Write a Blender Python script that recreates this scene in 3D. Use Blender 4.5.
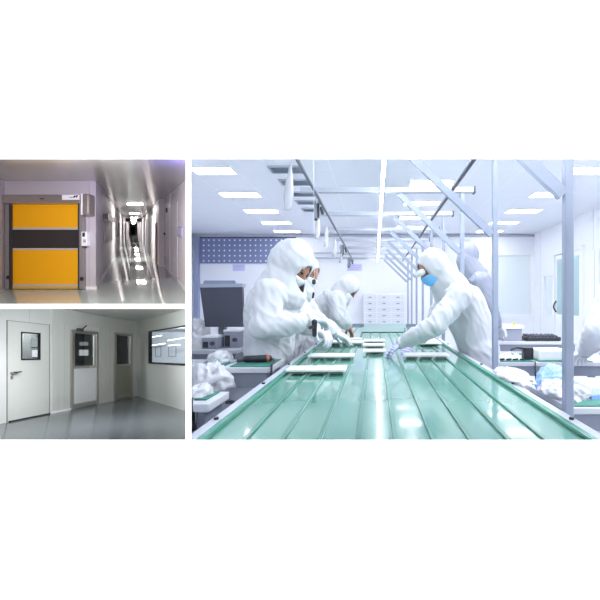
import bpy, bmesh, math, random
from mathutils import Vector, Matrix, noise as mnoise

for o in list(bpy.data.objects):
    bpy.data.objects.remove(o)
SC = bpy.context.scene
COL = SC.collection
V = Vector

# ------------------------------------------------------------------ camera, world, light, exposure
EYE = 1.25            # camera height above the assembly-room floor
FPX = 400.0           # focal length in pixels of the 600 px frame
PX, PY = 375.0, 300.0  # principal point
cam_d = bpy.data.cameras.new('camera')
cam_d.sensor_width = 36
cam_d.lens = FPX / 600 * 36
cam_d.shift_x = -(PX - 300) / 600
cam_d.clip_start = 0.05
cam_d.clip_end = 400
cam = bpy.data.objects.new('camera', cam_d)
cam.location = (0, 0, EYE)
cam.rotation_euler = (math.pi / 2, 0, 0)
COL.objects.link(cam)
SC.camera = cam

SC.view_settings.view_transform = 'Standard'
SC.view_settings.look = 'None'
SC.view_settings.gamma = 1
SC.view_settings.use_curve_mapping = False
SC.view_settings.exposure = 0.0
SC.cycles.use_denoising = True
SC.cycles.max_bounces = 10
SC.cycles.diffuse_bounces = 6
SC.cycles.glossy_bounces = 5
SC.cycles.transparent_max_bounces = 12
SC.cycles.sample_clamp_indirect = 6

w = bpy.data.worlds.new('world')
w.use_nodes = True
w.node_tree.nodes['Background'].inputs[0].default_value = (0.9, 0.95, 1, 1)
w.node_tree.nodes['Background'].inputs[1].default_value = 0.02
SC.world = w


def area(name, loc, target, sx, sy, power, color=(1, 1, 1), spread=math.pi):
    d = bpy.data.lights.new(name, 'AREA')
    d.shape = 'RECTANGLE'
    d.size, d.size_y = sx, sy
    d.energy = power
    d.color = color
    d.spread = spread
    o = bpy.data.objects.new(name, d)
    o.location = loc
    o.rotation_euler = (V(target) - V(loc)).to_track_quat('-Z', 'Y').to_euler()
    COL.objects.link(o)
    return o


# the observation side, where the viewer stands: an uplight added low down to brighten the white partition
area('partition_uplight', (-0.1, -0.7, -0.9), (-0.1, 0.93, 1.5), 3.4, 0.5, 330, (1, 1, 1))
MAIN_E = 16.5         # panel lamps of the assembly room
COR_E = 52.0          # corridor lamps
# assembly room: ceiling lamps nearer than the picture shows
for ly in (2.05, 3.2, 4.36):
    area('assembly_room_lamp', (0.78, ly, 2.84), (0.78, ly, 0), 0.58, 0.29, 24, (0.93, 0.96, 1))
for ly in (1.6, 2.7, 3.85):
    area('assembly_room_lamp', (2.7, ly, 2.84), (2.7, ly, 0), 0.58, 0.29, 20, (0.93, 0.96, 1))
# bottom-left room lamp and corridor lobby lamp are set beside their rooms (further down)


# ------------------------------------------------------------------ materials
MATS = {}


def mat(name, col, rough=0.5, metal=0.0, spec=0.5, vary=0.06, nscale=6.0, bump=0.0, bscale=30.0,
        coat=0.0, trans=0.0, alpha=1.0, emit=None, estr=0.0, sheen=0.0, stretch=None):
    if name in MATS:
        return MATS[name]
    m = bpy.data.materials.new(name)
    m.use_nodes = True
    nt = m.node_tree
    b = nt.nodes['Principled BSDF']
    tc = nt.nodes.new('ShaderNodeTexCoord')
    mp = nt.nodes.new('ShaderNodeMapping')
    if stretch:
        mp.inputs['Scale'].default_value = stretch
    nt.links.new(tc.outputs['Object'], mp.inputs[0])
    nz = nt.nodes.new('ShaderNodeTexNoise')
    nz.inputs['Scale'].default_value = nscale
    nz.inputs['Detail'].default_value = 3
    nt.links.new(mp.outputs[0], nz.inputs['Vector'])
    mx = nt.nodes.new('ShaderNodeMix')
    mx.data_type = 'RGBA'
    mx.inputs[6].default_value = (*[max(0, c * (1 - vary)) for c in col], 1)
    mx.inputs[7].default_value = (*[min(1, c * (1 + vary)) for c in col], 1)
    nt.links.new(nz.outputs[0], mx.inputs[0])
    nt.links.new(mx.outputs[2], b.inputs['Base Color'])
    b.inputs['Roughness'].default_value = rough
    b.inputs['Metallic'].default_value = metal
    b.inputs['Specular IOR Level'].default_value = spec
    b.inputs['Coat Weight'].default_value = coat
    b.inputs['Coat Roughness'].default_value = 0.05
    b.inputs['Transmission Weight'].default_value = trans
    b.inputs['Alpha'].default_value = alpha
    b.inputs['Sheen Weight'].default_value = sheen
    if emit:
        b.inputs['Emission Color'].default_value = (*emit, 1)
        b.inputs['Emission Strength'].default_value = estr
    if bump:
        n2 = nt.nodes.new('ShaderNodeTexNoise')
        n2.inputs['Scale'].default_value = bscale
        n2.inputs['Detail'].default_value = 4
        nt.links.new(mp.outputs[0], n2.inputs['Vector'])
        bp = nt.nodes.new('ShaderNodeBump')
        bp.inputs['Strength'].default_value = bump
        bp.inputs['Distance'].default_value = 0.02
        nt.links.new(n2.outputs[0], bp.inputs['Height'])
        nt.links.new(bp.outputs[0], b.inputs['Normal'])
    MATS[name] = m
    return m


def seam_mat(name, col, seam, rough, size, axes=(0, 1), width=0.02, spec=0.5, coat=0.0, bump=0.0):
    """flat panel colour with thin straight joints every size[i] metres along the object axes"""
    m = bpy.data.materials.new(name)
    m.use_nodes = True
    nt = m.node_tree
    b = nt.nodes['Principled BSDF']
    tc = nt.nodes.new('ShaderNodeTexCoord')
    sp = nt.nodes.new('ShaderNodeSeparateXYZ')
    nt.links.new(tc.outputs['Object'], sp.inputs[0])
    last = None
    for ax, sz in zip(axes, size):
        if not sz:
            continue
        md = nt.nodes.new('ShaderNodeMath')
        md.operation = 'PINGPONG'
        md.inputs[1].default_value = sz / 2
        nt.links.new(sp.outputs[ax], md.inputs[0])
        lt = nt.nodes.new('ShaderNodeMath')
        lt.operation = 'LESS_THAN'
        lt.inputs[1].default_value = width / 2
        nt.links.new(md.outputs[0], lt.inputs[0])
        if last is None:
            last = lt
        else:
            mxx = nt.nodes.new('ShaderNodeMath')
            mxx.operation = 'MAXIMUM'
            nt.links.new(last.outputs[0], mxx.inputs[0])
            nt.links.new(lt.outputs[0], mxx.inputs[1])
            last = mxx
    mx = nt.nodes.new('ShaderNodeMix')
    mx.data_type = 'RGBA'
    mx.inputs[6].default_value = (*col, 1)
    mx.inputs[7].default_value = (*seam, 1)
    nt.links.new(last.outputs[0], mx.inputs[0])
    nt.links.new(mx.outputs[2], b.inputs['Base Color'])
    b.inputs['Roughness'].default_value = rough
    b.inputs['Specular IOR Level'].default_value = spec
    b.inputs['Coat Weight'].default_value = coat
    b.inputs['Coat Roughness'].default_value = 0.03
    if bump:
        nz = nt.nodes.new('ShaderNodeTexNoise')
        nz.inputs['Scale'].default_value = 0.9
        nz.inputs['Detail'].default_value = 1
        nt.links.new(tc.outputs['Object'], nz.inputs['Vector'])
        bp = nt.nodes.new('ShaderNodeBump')
        bp.inputs['Strength'].default_value = bump
        bp.inputs['Distance'].default_value = 0.02
        nt.links.new(nz.outputs[0], bp.inputs['Height'])
        nt.links.new(bp.outputs[0], b.inputs['Normal'])
    return m


def glow(name, col, strength):
    m = bpy.data.materials.new(name)
    m.use_nodes = True
    nt = m.node_tree
    nt.nodes.clear()
    e = nt.nodes.new('ShaderNodeEmission')
    e.inputs[0].default_value = (*col, 1)
    e.inputs[1].default_value = strength
    o = nt.nodes.new('ShaderNodeOutputMaterial')
    nt.links.new(e.outputs[0], o.inputs[0])
    return m


def glass_mat(name, tint, mixfac, rough=0.02):
    """thin pane: mostly see-through, with a tinted mirror-like surface"""
    m = bpy.data.materials.new(name)
    m.use_nodes = True
    nt = m.node_tree
    nt.nodes.clear()
    t = nt.nodes.new('ShaderNodeBsdfTransparent')
    t.inputs[0].default_value = (*tint, 1)
    g = nt.nodes.new('ShaderNodeBsdfGlossy')
    g.inputs[0].default_value = (0.9, 0.95, 0.95, 1)
    g.inputs['Roughness'].default_value = rough
    mx = nt.nodes.new('ShaderNodeMixShader')
    mx.inputs[0].default_value = mixfac
    o = nt.nodes.new('ShaderNodeOutputMaterial')
    nt.links.new(t.outputs[0], mx.inputs[1])
    nt.links.new(g.outputs[0], mx.inputs[2])
    nt.links.new(mx.outputs[0], o.inputs[0])
    return m


# ------------------------------------------------------------------ mesh helpers
LOC = {}


class MB:
    def __init__(self):
        self.bm = bmesh.new()

    def hexa(self, p):
        """p: 8 points, bottom ring 0-3 then top ring 4-7"""
        v = [self.bm.verts.new(q) for q in p]
        for f in ((3, 2, 1, 0), (4, 5, 6, 7), (0, 1, 5, 4), (1, 2, 6, 5), (2, 3, 7, 6), (3, 0, 4, 7)):
            self.bm.faces.new([v[i] for i in f])
        return self

    def box(self, x0, x1, y0, y1, z0, z1):
        return self.hexa([(x0, y0, z0), (x1, y0, z0), (x1, y1, z0), (x0, y1, z0),
                          (x0, y0, z1), (x1, y0, z1), (x1, y1, z1), (x0, y1, z1)])

    def prism(self, pts, off):
        off = V(off)
        a = [self.bm.verts.new(V(p)) for p in pts]
        b = [self.bm.verts.new(V(p) + off) for p in pts]
        n = len(pts)
        self.bm.faces.new(a)
        self.bm.faces.new(b[::-1])
        for i in range(n):
            self.bm.faces.new((a[i], b[i], b[(i + 1) % n], a[(i + 1) % n]))
        return self

    def bar(self, p0, p1, wd, ht, up=(0, 0, 1)):
        p0, p1 = V(p0), V(p1)
        d = (p1 - p0).normalized()
        s = d.cross(V(up))
        if s.length < 1e-4:
            s = d.cross(V((0, 1, 0)))
        s.normalize()
        u = s.cross(d).normalized()
        s *= wd / 2
        u *= ht / 2
        return self.hexa([p0 - s - u, p0 + s - u, p1 + s - u, p1 - s - u, p0 - s + u, p0 + s + u, p1 + s + u, p1 - s + u])

    def cyl(self, p0, p1, r0, r1=None, n=16):
        r1 = r0 if r1 is None else r1
        p0, p1 = V(p0), V(p1)
        d = (p1 - p0).normalized()
        a = d.orthogonal().normalized()
        b = d.cross(a)
        A, B = [], []
        for i in range(n):
            t = 2 * math.pi * i / n
            e = a * math.cos(t) + b * math.sin(t)
            A.append(self.bm.verts.new(p0 + e * r0))
            B.append(self.bm.verts.new(p1 + e * r1))
        self.bm.faces.new(A[::-1])
        self.bm.faces.new(B)
        for i in range(n):
            self.bm.faces.new((A[i], A[(i + 1) % n], B[(i + 1) % n], B[i]))
        return self

    def capsule(self, p0, p1, r0, r1=None, n=14, k=5):
        r1 = r0 if r1 is None else r1
        p0, p1 = V(p0), V(p1)
        d = p1 - p0
        d = d.normalized() if d.length > 1e-6 else V((0, 0, 1))
        a = d.orthogonal().normalized()
        b = d.cross(a)
        rings = []
        for i in range(1, k + 1):
            t = math.pi / 2 * i / k
            rings.append((p0 - d * (r0 * math.cos(t)), r0 * math.sin(t)))
        for i in range(k, 0, -1):
            t = math.pi / 2 * i / k
            rings.append((p1 + d * (r1 * math.cos(t)), r1 * math.sin(t)))
        s = self.bm.verts.new(p0 - d * r0)
        e = self.bm.verts.new(p1 + d * r1)
        R = [[self.bm.verts.new(c + (a * math.cos(2 * math.pi * j / n) + b * math.sin(2 * math.pi * j / n)) * r)
              for j in range(n)] for c, r in rings]
        for j in range(n):
            self.bm.faces.new((s, R[0][(j + 1) % n], R[0][j]))
            self.bm.faces.new((e, R[-1][j], R[-1][(j + 1) % n]))
            for i in range(len(R) - 1):
                self.bm.faces.new((R[i][j], R[i][(j + 1) % n], R[i + 1][(j + 1) % n], R[i + 1][j]))
        return self

    def ell(self, c, rx, ry, rz, M=None, n=20, k=12):
        """ellipsoid; M holds the three axis directions as columns"""
        M = M or Matrix.Identity(3)
        c = V(c)
        s = self.bm.verts.new(c + M @ V((0, 0, -rz)))
        e = self.bm.verts.new(c + M @ V((0, 0, rz)))
        R = []
        for i in range(1, k):
            t = -math.pi / 2 + math.pi * i / k
            R.append([self.bm.verts.new(c + M @ V((rx * math.cos(t) * math.cos(2 * math.pi * j / n),
                                                  ry * math.cos(t) * math.sin(2 * math.pi * j / n), rz * math.sin(t))))
                      for j in range(n)])
        for j in range(n):
            self.bm.faces.new((s, R[0][(j + 1) % n], R[0][j]))
            self.bm.faces.new((e, R[-1][j], R[-1][(j + 1) % n]))
            for i in range(len(R) - 1):
                self.bm.faces.new((R[i][j], R[i][(j + 1) % n], R[i + 1][(j + 1) % n], R[i + 1][j]))
        return self

    def tube(self, pts, r, n=8):
        for p, q in zip(pts, pts[1:]):
            self.capsule(p, q, r, r, n, 3)
        return self

    def quad(self, a, b, c, d):
        self.bm.faces.new([self.bm.verts.new(V(q)) for q in (a, b, c, d)])
        return self

    def poly(self, pts):
        self.bm.faces.new([self.bm.verts.new(V(q)) for q in pts])
        return self

    def build(self, name, m, parent=None, origin=None, bevel=0.0, smooth=False):
        bm = self.bm
        bmesh.ops.recalc_face_normals(bm, faces=bm.faces)
        if bevel:
            bmesh.ops.bevel(bm, geom=list(bm.edges), offset=bevel, segments=2, affect='EDGES', profile=0.5)
        if parent is not None:
            org = LOC[parent.name]
        elif origin is not None:
            org = V(origin)
        else:
            lo = [min(v.co[i] for v in bm.verts) for i in range(3)]
            hi = [max(v.co[i] for v in bm.verts) for i in range(3)]
            org = V(((lo[0] + hi[0]) / 2, (lo[1] + hi[1]) / 2, lo[2]))
        for v in bm.verts:
            v.co -= org
        me = bpy.data.meshes.new(name)
        bm.to_mesh(me)
        bm.free()
        me.materials.append(m)
        if smooth:
            for p in me.polygons:
                p.use_smooth = True
        o = bpy.data.objects.new(name, me)
        COL.objects.link(o)
        if parent is not None:
            o.parent = parent
        else:
            o.location = org
        LOC[o.name] = org.copy()
        return o


def tag(o, label=None, cat=None, group=None, kind=None):
    if label:
        o['label'] = label
    if cat:
        o['category'] = cat
    if group:
        o['group'] = group
    if kind:
        o['kind'] = kind
    return o


def thing(name, loc, label, cat, group=None, kind=None):
    o = bpy.data.objects.new(name, None)
    o.empty_display_size = 0.1
    COL.objects.link(o)
    o.location = loc
    LOC[o.name] = V(loc)
    return tag(o, label, cat, group, kind)


def dup(root, offset, label=None):
    """a copy of a thing with its parts and sub-parts, moved by offset"""
    c = root.copy()
    COL.objects.link(c)
    c.location = root.location + V(offset)
    c.scale = (1, 1, 1)
    LOC[c.name] = V(c.location)
    if label:
        c['label'] = label
    for ch in root.children:
        d = ch.copy()
        COL.objects.link(d)
        d.parent = c
        for g in ch.children:
            e = g.copy()
            COL.objects.link(e)
            e.parent = d
    return c


def struct(o):
    o['kind'] = 'structure'
    return o


def remesh(o, voxel, smooth_it=6, disp=0.0, dscale=0.08, seed=0):
    """fuse the overlapping pieces of a mesh into one continuous skin, optionally creased like cloth"""
    md = o.modifiers.new('r', 'REMESH')
    md.mode = 'VOXEL'
    md.voxel_size = voxel
    md.use_smooth_shade = True
    sm = o.modifiers.new('s', 'SMOOTH')
    sm.iterations = smooth_it
    sm.factor = 0.5
    dg = bpy.context.evaluated_depsgraph_get()
    me = bpy.data.meshes.new_from_object(o.evaluated_get(dg))
    o.modifiers.clear()
    mts = list(o.data.materials)
    o.data = me
    me.materials.clear()
    for m in mts:
        me.materials.append(m)
    if disp:
        ns = [v.normal.copy() for v in me.vertices]
        off = V((seed * 3.1, seed * 1.7, seed * 2.3))
        for v, nn in zip(me.vertices, ns):
            p = v.co + off
            q = p + mnoise.noise_vector(p * 5) * .03
            hang = mnoise.noise(V((q.x * 15, q.y * 15, q.z * 2.6)))           # long hanging folds
            hang2 = mnoise.noise(V(((q.x + q.z * .5) * 30, q.y * 26, q.z * 6)))
            pull = 1 - abs(mnoise.noise(V(((q.x - q.z) * 4, q.y * 6, (q.z + q.x) * 13))))   # diagonal pulls
            v.co += nn * disp * (hang + .45 * hang2 + .6 * pull ** 3 - .2)
    for p in me.polygons:
        p.use_smooth = True
    return o


def P(px, py, y):
    """point of the assembly room seen at that pixel, y metres in front of the camera"""
    return V(((px - PX) * y / FPX, y, EYE + (PY - py) * y / FPX))


# ------------------------------------------------------------------ palette
M_part = mat('partition_white', (0.93, 0.93, 0.93), 0.8, vary=0.0)
M_ceil = seam_mat('ceiling_tiles', (0.82, 0.84, 0.89), (0.88, 0.90, 0.95), 0.6, (0.6, 1.2), (0, 1), 0.015)
M_wall = mat('clean_wall', (0.86, 0.87, 0.92), 0.45, vary=0.01, nscale=0.6)
M_wallR = seam_mat('clean_panel_wall', (0.86, 0.88, 0.92), (0.62, 0.66, 0.74), 0.4, (0, 1.15), (0, 1), 0.02)
M_floor = mat('pale_floor', (0.74, 0.77, 0.84), 0.25, vary=0.03)
M_post = mat('grey_blue_paint', (0.31, 0.35, 0.45), 0.4, vary=0.03, spec=0.3)
M_alu = mat('aluminium', (0.44, 0.47, 0.54), 0.35, metal=0.2, vary=0.03)
M_dark = mat('dark_plastic', (0.02, 0.02, 0.03), 0.4, vary=0.1)
M_darkgrey = mat('dark_grey_plastic', (0.045, 0.05, 0.075), 0.45, vary=0.06)
M_green = mat('belt_green', (0.115, 0.325, 0.25), 0.16, vary=0.10, nscale=3.0, coat=0.6, spec=0.7, bump=0.06, bscale=3.0, stretch=(2.2, 0.5, 1))
M_ridge = mat('ridge_green', (0.08, 0.26, 0.20), 0.2, vary=0.05)
M_mat = mat('mat_green', (0.04, 0.20, 0.16), 0.5, vary=0.08)
M_rail = mat('rail_white', (0.46, 0.48, 0.56), 0.35, vary=0.03)
M_white = mat('white_plastic', (0.85, 0.86, 0.88), 0.4, vary=0.02)
M_bench = mat('bench_grey', (0.20, 0.22, 0.28), 0.45, vary=0.04)
M_benchtop = mat('bench_top', (0.55, 0.57, 0.62), 0.35, vary=0.03)
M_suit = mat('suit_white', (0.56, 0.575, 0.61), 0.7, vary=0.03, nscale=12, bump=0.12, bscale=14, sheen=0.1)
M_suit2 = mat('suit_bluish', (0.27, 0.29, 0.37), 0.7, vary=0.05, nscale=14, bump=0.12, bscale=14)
M_skin = mat('skin', (0.42, 0.20, 0.13), 0.55, vary=0.08, nscale=20)
M_gl = mat('glove_white', (0.62, 0.64, 0.69), 0.6, vary=0.03)
M_maskw = mat('mask_white', (0.82, 0.83, 0.85), 0.7, vary=0.03)
M_maskb = mat('mask_blue', (0.16, 0.48, 0.85), 0.7, vary=0.05)
M_bag = mat('clear_film', (0.74, 0.75, 0.80), 0.25, vary=0.02, alpha=0.8, bump=0.6, bscale=16, spec=0.8)
M_bagblue = mat('blue_film', (0.30, 0.48, 0.88), 0.3, vary=0.08, bump=0.5, bscale=14)
M_lamp = glow('lamp_panel', (0.95, 0.97, 1.0), MAIN_E)
M_tube = glow('lamp_tube', (0.97, 0.98, 1.0), 31.0)
M_steel = mat('brushed_steel', (0.50, 0.48, 0.45), 0.33, metal=0.75, vary=0.08, nscale=5, stretch=(1, 1, 0.05))

# ================================================================== PARTITION with three openings
YF, YB = 0.93, 0.945


def fp(px, py, y=YF):
    q = P(px, py, y)
    return (q.x, q.z)


def partition():
    xs_l, xs_r = -2.9, 4.0
    z_lo, z_hi = -0.6, 3.0
    holes = [(-60, 159.3, 185.6, 303.9), (-60, 308.8, 185.6, 439.8), (191.3, 159.2, 640, 439.9)]
    xs = [xs_l, fp(-60, 0)[0], fp(185.6, 0)[0], fp(191.3, 0)[0], fp(640, 0)[0], xs_r]
    zs = sorted({z_lo, z_hi, *(fp(0, h[i])[1] for h in holes for i in (1, 3))})
    H = [(fp(h[0], 0)[0], fp(h[2], 0)[0], fp(0, h[3])[1], fp(0, h[1])[1]) for h in holes]

    def inside(x, z):
        return any(a < x < b and c < z < d for a, b, c, d in H)
    mb = MB()
    k = YB / YF
    vf, vb = {}, {}

    def gv(i, j, back):
        d = vb if back else vf
        if (i, j) not in d:
            x, z = xs[i], zs[j]
            if back:
                d[i, j] = mb.bm.verts.new((x * k, YB, EYE + (z - EYE) * k))
            else:
                d[i, j] = mb.bm.verts.new((x, YF, z))
        return d[i, j]
    solid = set()
    for i in range(len(xs) - 1):
        for j in range(len(zs) - 1):
            if not inside((xs[i] + xs[i + 1]) / 2, (zs[j] + zs[j + 1]) / 2):
                solid.add((i, j))
    for i, j in solid:
        q = [(i, j), (i + 1, j), (i + 1, j + 1), (i, j + 1)]
        mb.bm.faces.new([gv(a, b, 0) for a, b in q])
        mb.bm.faces.new([gv(a, b, 1) for a, b in q][::-1])
        for (di, dj), (a, b) in zip(((0, -1), (1, 0), (0, 1), (-1, 0)), ((0, 1), (1, 2), (2, 3), (3, 0))):
            if (i + di, j + dj) not in solid:
                mb.bm.faces.new((gv(*q[a], 0), gv(*q[a], 1), gv(*q[b], 1), gv(*q[b], 0)))
    return struct(mb.build('wall_front', M_part))


partition()

# ================================================================== ASSEMBLY ROOM shell
CEIL = EYE + 1.63
XR, YBK = 3.93, 9.9
YN = 0.948


def lx(y):
    return (189.4 - PX) * y / FPX      # the slanting left wall


struct(MB().prism([(lx(YN), YN, 0), (XR, YN, 0), (XR, YBK, 0), (lx(YBK), YBK, 0)], (0, 0, -0.05)).build('floor', M_floor, origin=(0, 0, 0)))
struct(MB().prism([(lx(YN), YN, CEIL), (XR, YN, CEIL), (XR, YBK, CEIL), (lx(YBK), YBK, CEIL)], (0, 0, 0.05)).build('ceiling', M_ceil, origin=(0.05, 0.2, CEIL)))
struct(MB().box(lx(YBK), XR + .06, YBK, YBK + .06, 0, CEIL).build('wall_back', M_wall))
struct(MB().box(XR, XR + .06, YN, YBK, 0, CEIL).build('wall_right', M_wallR, origin=(XR, 0.3, 0)))
struct(MB().prism([(lx(YN), YN, 0), (lx(YBK), YBK, 0), (lx(YBK), YBK, CEIL), (lx(YN), YN, CEIL)], (-0.005, 0, 0)).build('wall_left', M_wall))

# cornice under the ceiling along the back wall
struct(MB().box(lx(YBK) + .05, XR, YBK - .05, YBK, CEIL - .07, CEIL - .02).build('trim_1', M_rail))

# window in the back wall, glazing and double door in the right wall
M_pane = glass_mat('pale_pane', (0.80, 0.90, 0.90), 0.12)
M_panefar = mat('frosted_pane', (0.74, 0.80, 0.82), 0.15, vary=0.06, nscale=0.8)
M_paneteal = mat('teal_pane', (0.42, 0.58, 0.60), 0.12, vary=0.08, nscale=1.0)


def rectframe(mb, plane, a0, a1, z0, z1, wd, d0, d1):
    """frame of four bars; plane(a, z, depth) gives the point"""
    for (p0, p1, q0, q1) in ((a0, a1, z0, z0 + wd), (a0, a1, z1 - wd, z1), (a0, a0 + wd, z0 + wd, z1 - wd), (a1 - wd, a1, z0 + wd, z1 - wd)):
        mb.hexa([plane(p0, q0, d0), plane(p1, q0, d0), plane(p1, q0, d1), plane(p0, q0, d1),
                 plane(p0, q1, d0), plane(p1, q1, d0), plane(p1, q1, d1), plane(p0, q1, d1)])


def slab(mb, plane, a0, a1, z0, z1, d0, d1):
    mb.hexa([plane(a0, z0, d0), plane(a1, z0, d0), plane(a1, z0, d1), plane(a0, z0, d1),
             plane(a0, z1, d0), plane(a1, z1, d0), plane(a1, z1, d1), plane(a0, z1, d1)])
    return mb


back_plane = lambda a, z, d: V((a, YBK - d, z))
right_plane = lambda a, z, d: V((XR - d, a, z))

wx0, wx1 = P(487, 0, YBK).x, P(534, 0, YBK).x
wz0, wz1 = P(0, 318, YBK).z, P(0, 252, YBK).z
mb = MB(); rectframe(mb, back_plane, wx0, wx1, wz0, wz1, 0.09, 0.0, 0.06)
win = struct(mb.build('window_1', M_white))
slab(MB(), back_plane, wx0 + .09, wx1 - .09, wz0 + .09, wz1 - .09, 0.003, 0.02).build('pane', M_panefar, win)

y0, y1 = XR * FPX / (556 - PX), XR * FPX / (545 - PX)
mb = MB(); rectframe(mb, right_plane, y0, y1, 0.85, 1.85, 0.06, 0.0, 0.05)
win = struct(mb.build('window_2', M_white))
slab(MB(), right_plane, y0 + .06, y1 - .06, .91, 1.79, 0.003, 0.02).build('pane', M_panefar, win)

y0, y1 = XR * FPX / (584 - PX), XR * FPX / (556.5 - PX)
ym = (y0 + y1) / 2
mb = MB(); rectframe(mb, right_plane, y0 - .05, y1 + .05, 0.0, 2.28, 0.07, 0.0, 0.06)
dr = struct(mb.build('door_1', M_white))
for (a, b) in ((y0 + .03, ym - .01), (ym + .01, y1 - .03)):
    lf = slab(MB(), right_plane, a, b, 0.02, 2.2, 0.004, 0.035).build('door_leaf', M_white, dr)
    slab(MB(), right_plane, a + .08, b - .08, .95, 2.1, .036, .042).build('pane', M_paneteal, lf)
for yc in (7.84, 8.58):
    pts = [V((XR - .05 - .05 * math.sin(math.pi * i / 10), yc, 1.0 + .22 * i / 10)) for i in range(11)]
    MB().tube(pts, .016).build('door_handle', M_dark, dr, smooth=True)
# ribbed panel of the right wall nearer the camera
mb = MB()
for i in range(9):
    slab(mb, right_plane, 5.7 + i * .18, 5.7 + i * .18 + .15, .3, 2.15, 0, .025)
struct(mb.build('trim_2', M_white))

# ------------------------------------------------------------------ ceiling lamps and grilles
lampY = [3.85, 5.0, 6.15, 7.28, 8.4, 9.42]
frameM = M_white
first = None
ordinal = ['nearest', 'second', 'third', 'fourth', 'fifth', 'sixth', 'seventh', 'eighth', 'ninth', 'tenth']


def ceiling_lamp(x0, x1, y, label, dy=.25):
    global first
    if first is None:
        t = thing('ceiling_lamp', ((x0 + x1) / 2, y, CEIL), label, 'ceiling light', 'panel lamps in the assembly room ceiling')
        mb = MB()
        W, D = .58, dy
        cx = (x0 + x1) / 2
        for b in ((cx - W / 2 - .015, cx + W / 2 + .015, y - D / 2 - .015, y - D / 2), (cx - W / 2 - .015, cx + W / 2 + .015, y + D / 2, y + D / 2 + .015),
                  (cx - W / 2 - .015, cx - W / 2, y - D / 2, y + D / 2), (cx + W / 2, cx + W / 2 + .015, y - D / 2, y + D / 2)):
            mb.box(*b, CEIL - .02, CEIL)
        mb.build('frame', frameM, t)
        MB().box(cx - W / 2, cx + W / 2, y - D / 2, y + D / 2, CEIL - .014, CEIL - .002).build('diffuser', M_lamp, t)
        first = t
        return t
    return dup(first, V(((x0 + x1) / 2, y, CEIL)) - V(first.location), label)


for i, y in enumerate(lampY[1:]):
    lp_ = ceiling_lamp(-2.36, -1.78, y, f'{["nearest", "second nearest", "middle", "second farthest", "farthest"][i]} white panel lamp of the left-hand row in the ceiling')
    if i == 0:
        lp_.scale.x = .86
        lp_.location.x += .05
for i, y in enumerate(lampY[1:]):
    ceiling_lamp(2.41, 2.99, y, f'{["nearest", "second nearest", "middle", "second farthest", "farthest"][i]} white panel lamp of the right-hand row in the ceiling')
for i, y in enumerate((5.53, 6.7, 7.86, 8.9)):
    ceiling_lamp(.49, 1.07, y, f'{["nearest", "second", "third", "farthest"][i]} white panel lamp of the middle row, above the right gantry rail')

M_grille = mat('grille_grey', (0.11, 0.16, 0.20), 0.5, vary=0.05)
vent0 = None
for i, y in enumerate((4.98, 5.52, 6.12, 6.65, 7.2)):
    lab = f'{["nearest", "second", "third", "fourth", "farthest"][i]} grey ceiling air grille beside the hanging plastic bags'
    if vent0 is None:
        vent0 = thing('ceiling_vent', (-1.09, y, CEIL), lab, 'air vent', 'grey air grilles in the ceiling')
        mb = MB()
        for b in ((-1.31, -.87, y - .13, y - .11), (-1.31, -.87, y + .11, y + .13), (-1.31, -1.29, y - .11, y + .11), (-.89, -.87, y - .11, y + .11)):
            mb.box(*b, CEIL - .018, CEIL)
        mb.build('frame', M_alu, vent0)
        mb = MB()
        for k in range(14):
            x = -1.28 + k * .0285
            mb.box(x, x + .017, y - .11, y + .11, CEIL - .014, CEIL - .001)
        mb.build('slats', M_grille, vent0)
    else:
        dup(vent0, (0, y - 4.98, 0), lab)

# ------------------------------------------------------------------ back wall fittings
M_peg = bpy.data.materials.new('pegboard')
M_peg.use_nodes = True
nt = M_peg.node_tree
b = nt.nodes['Principled BSDF']
tc = nt.nodes.new('ShaderNodeTexCoord'); sp = nt.nodes.new('ShaderNodeSeparateXYZ')
nt.links.new(tc.outputs['Object'], sp.inputs[0])
dist = []
for ax, sz in ((0, .128), (2, .128)):
    of = nt.nodes.new('ShaderNodeMath'); of.operation = 'ADD'; of.inputs[1].default_value = .067
    nt.links.new(sp.outputs[ax], of.inputs[0])
    pp = nt.nodes.new('ShaderNodeMath'); pp.operation = 'PINGPONG'; pp.inputs[1].default_value = sz / 2
    nt.links.new(of.outputs[0], pp.inputs[0])
    pw = nt.nodes.new('ShaderNodeMath'); pw.operation = 'POWER'; pw.inputs[1].default_value = 2
    nt.links.new(pp.outputs[0], pw.inputs[0]); dist.append(pw)
ad = nt.nodes.new('ShaderNodeMath'); ad.operation = 'ADD'
nt.links.new(dist[0].outputs[0], ad.inputs[0]); nt.links.new(dist[1].outputs[0], ad.inputs[1])
lt = nt.nodes.new('ShaderNodeMath'); lt.operation = 'LESS_THAN'; lt.inputs[1].default_value = .021 ** 2
nt.links.new(ad.outputs[0], lt.inputs[0])
mx = nt.nodes.new('ShaderNodeMix'); mx.data_type = 'RGBA'
mx.inputs[6].default_value = (.18, .21, .37, 1); mx.inputs[7].default_value = (.8, .82, .9, 1)
nt.links.new(lt.outputs[0], mx.inputs[0]); nt.links.new(mx.outputs[2], b.inputs['Base Color'])
b.inputs['Roughness'].default_value = .5

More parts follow.
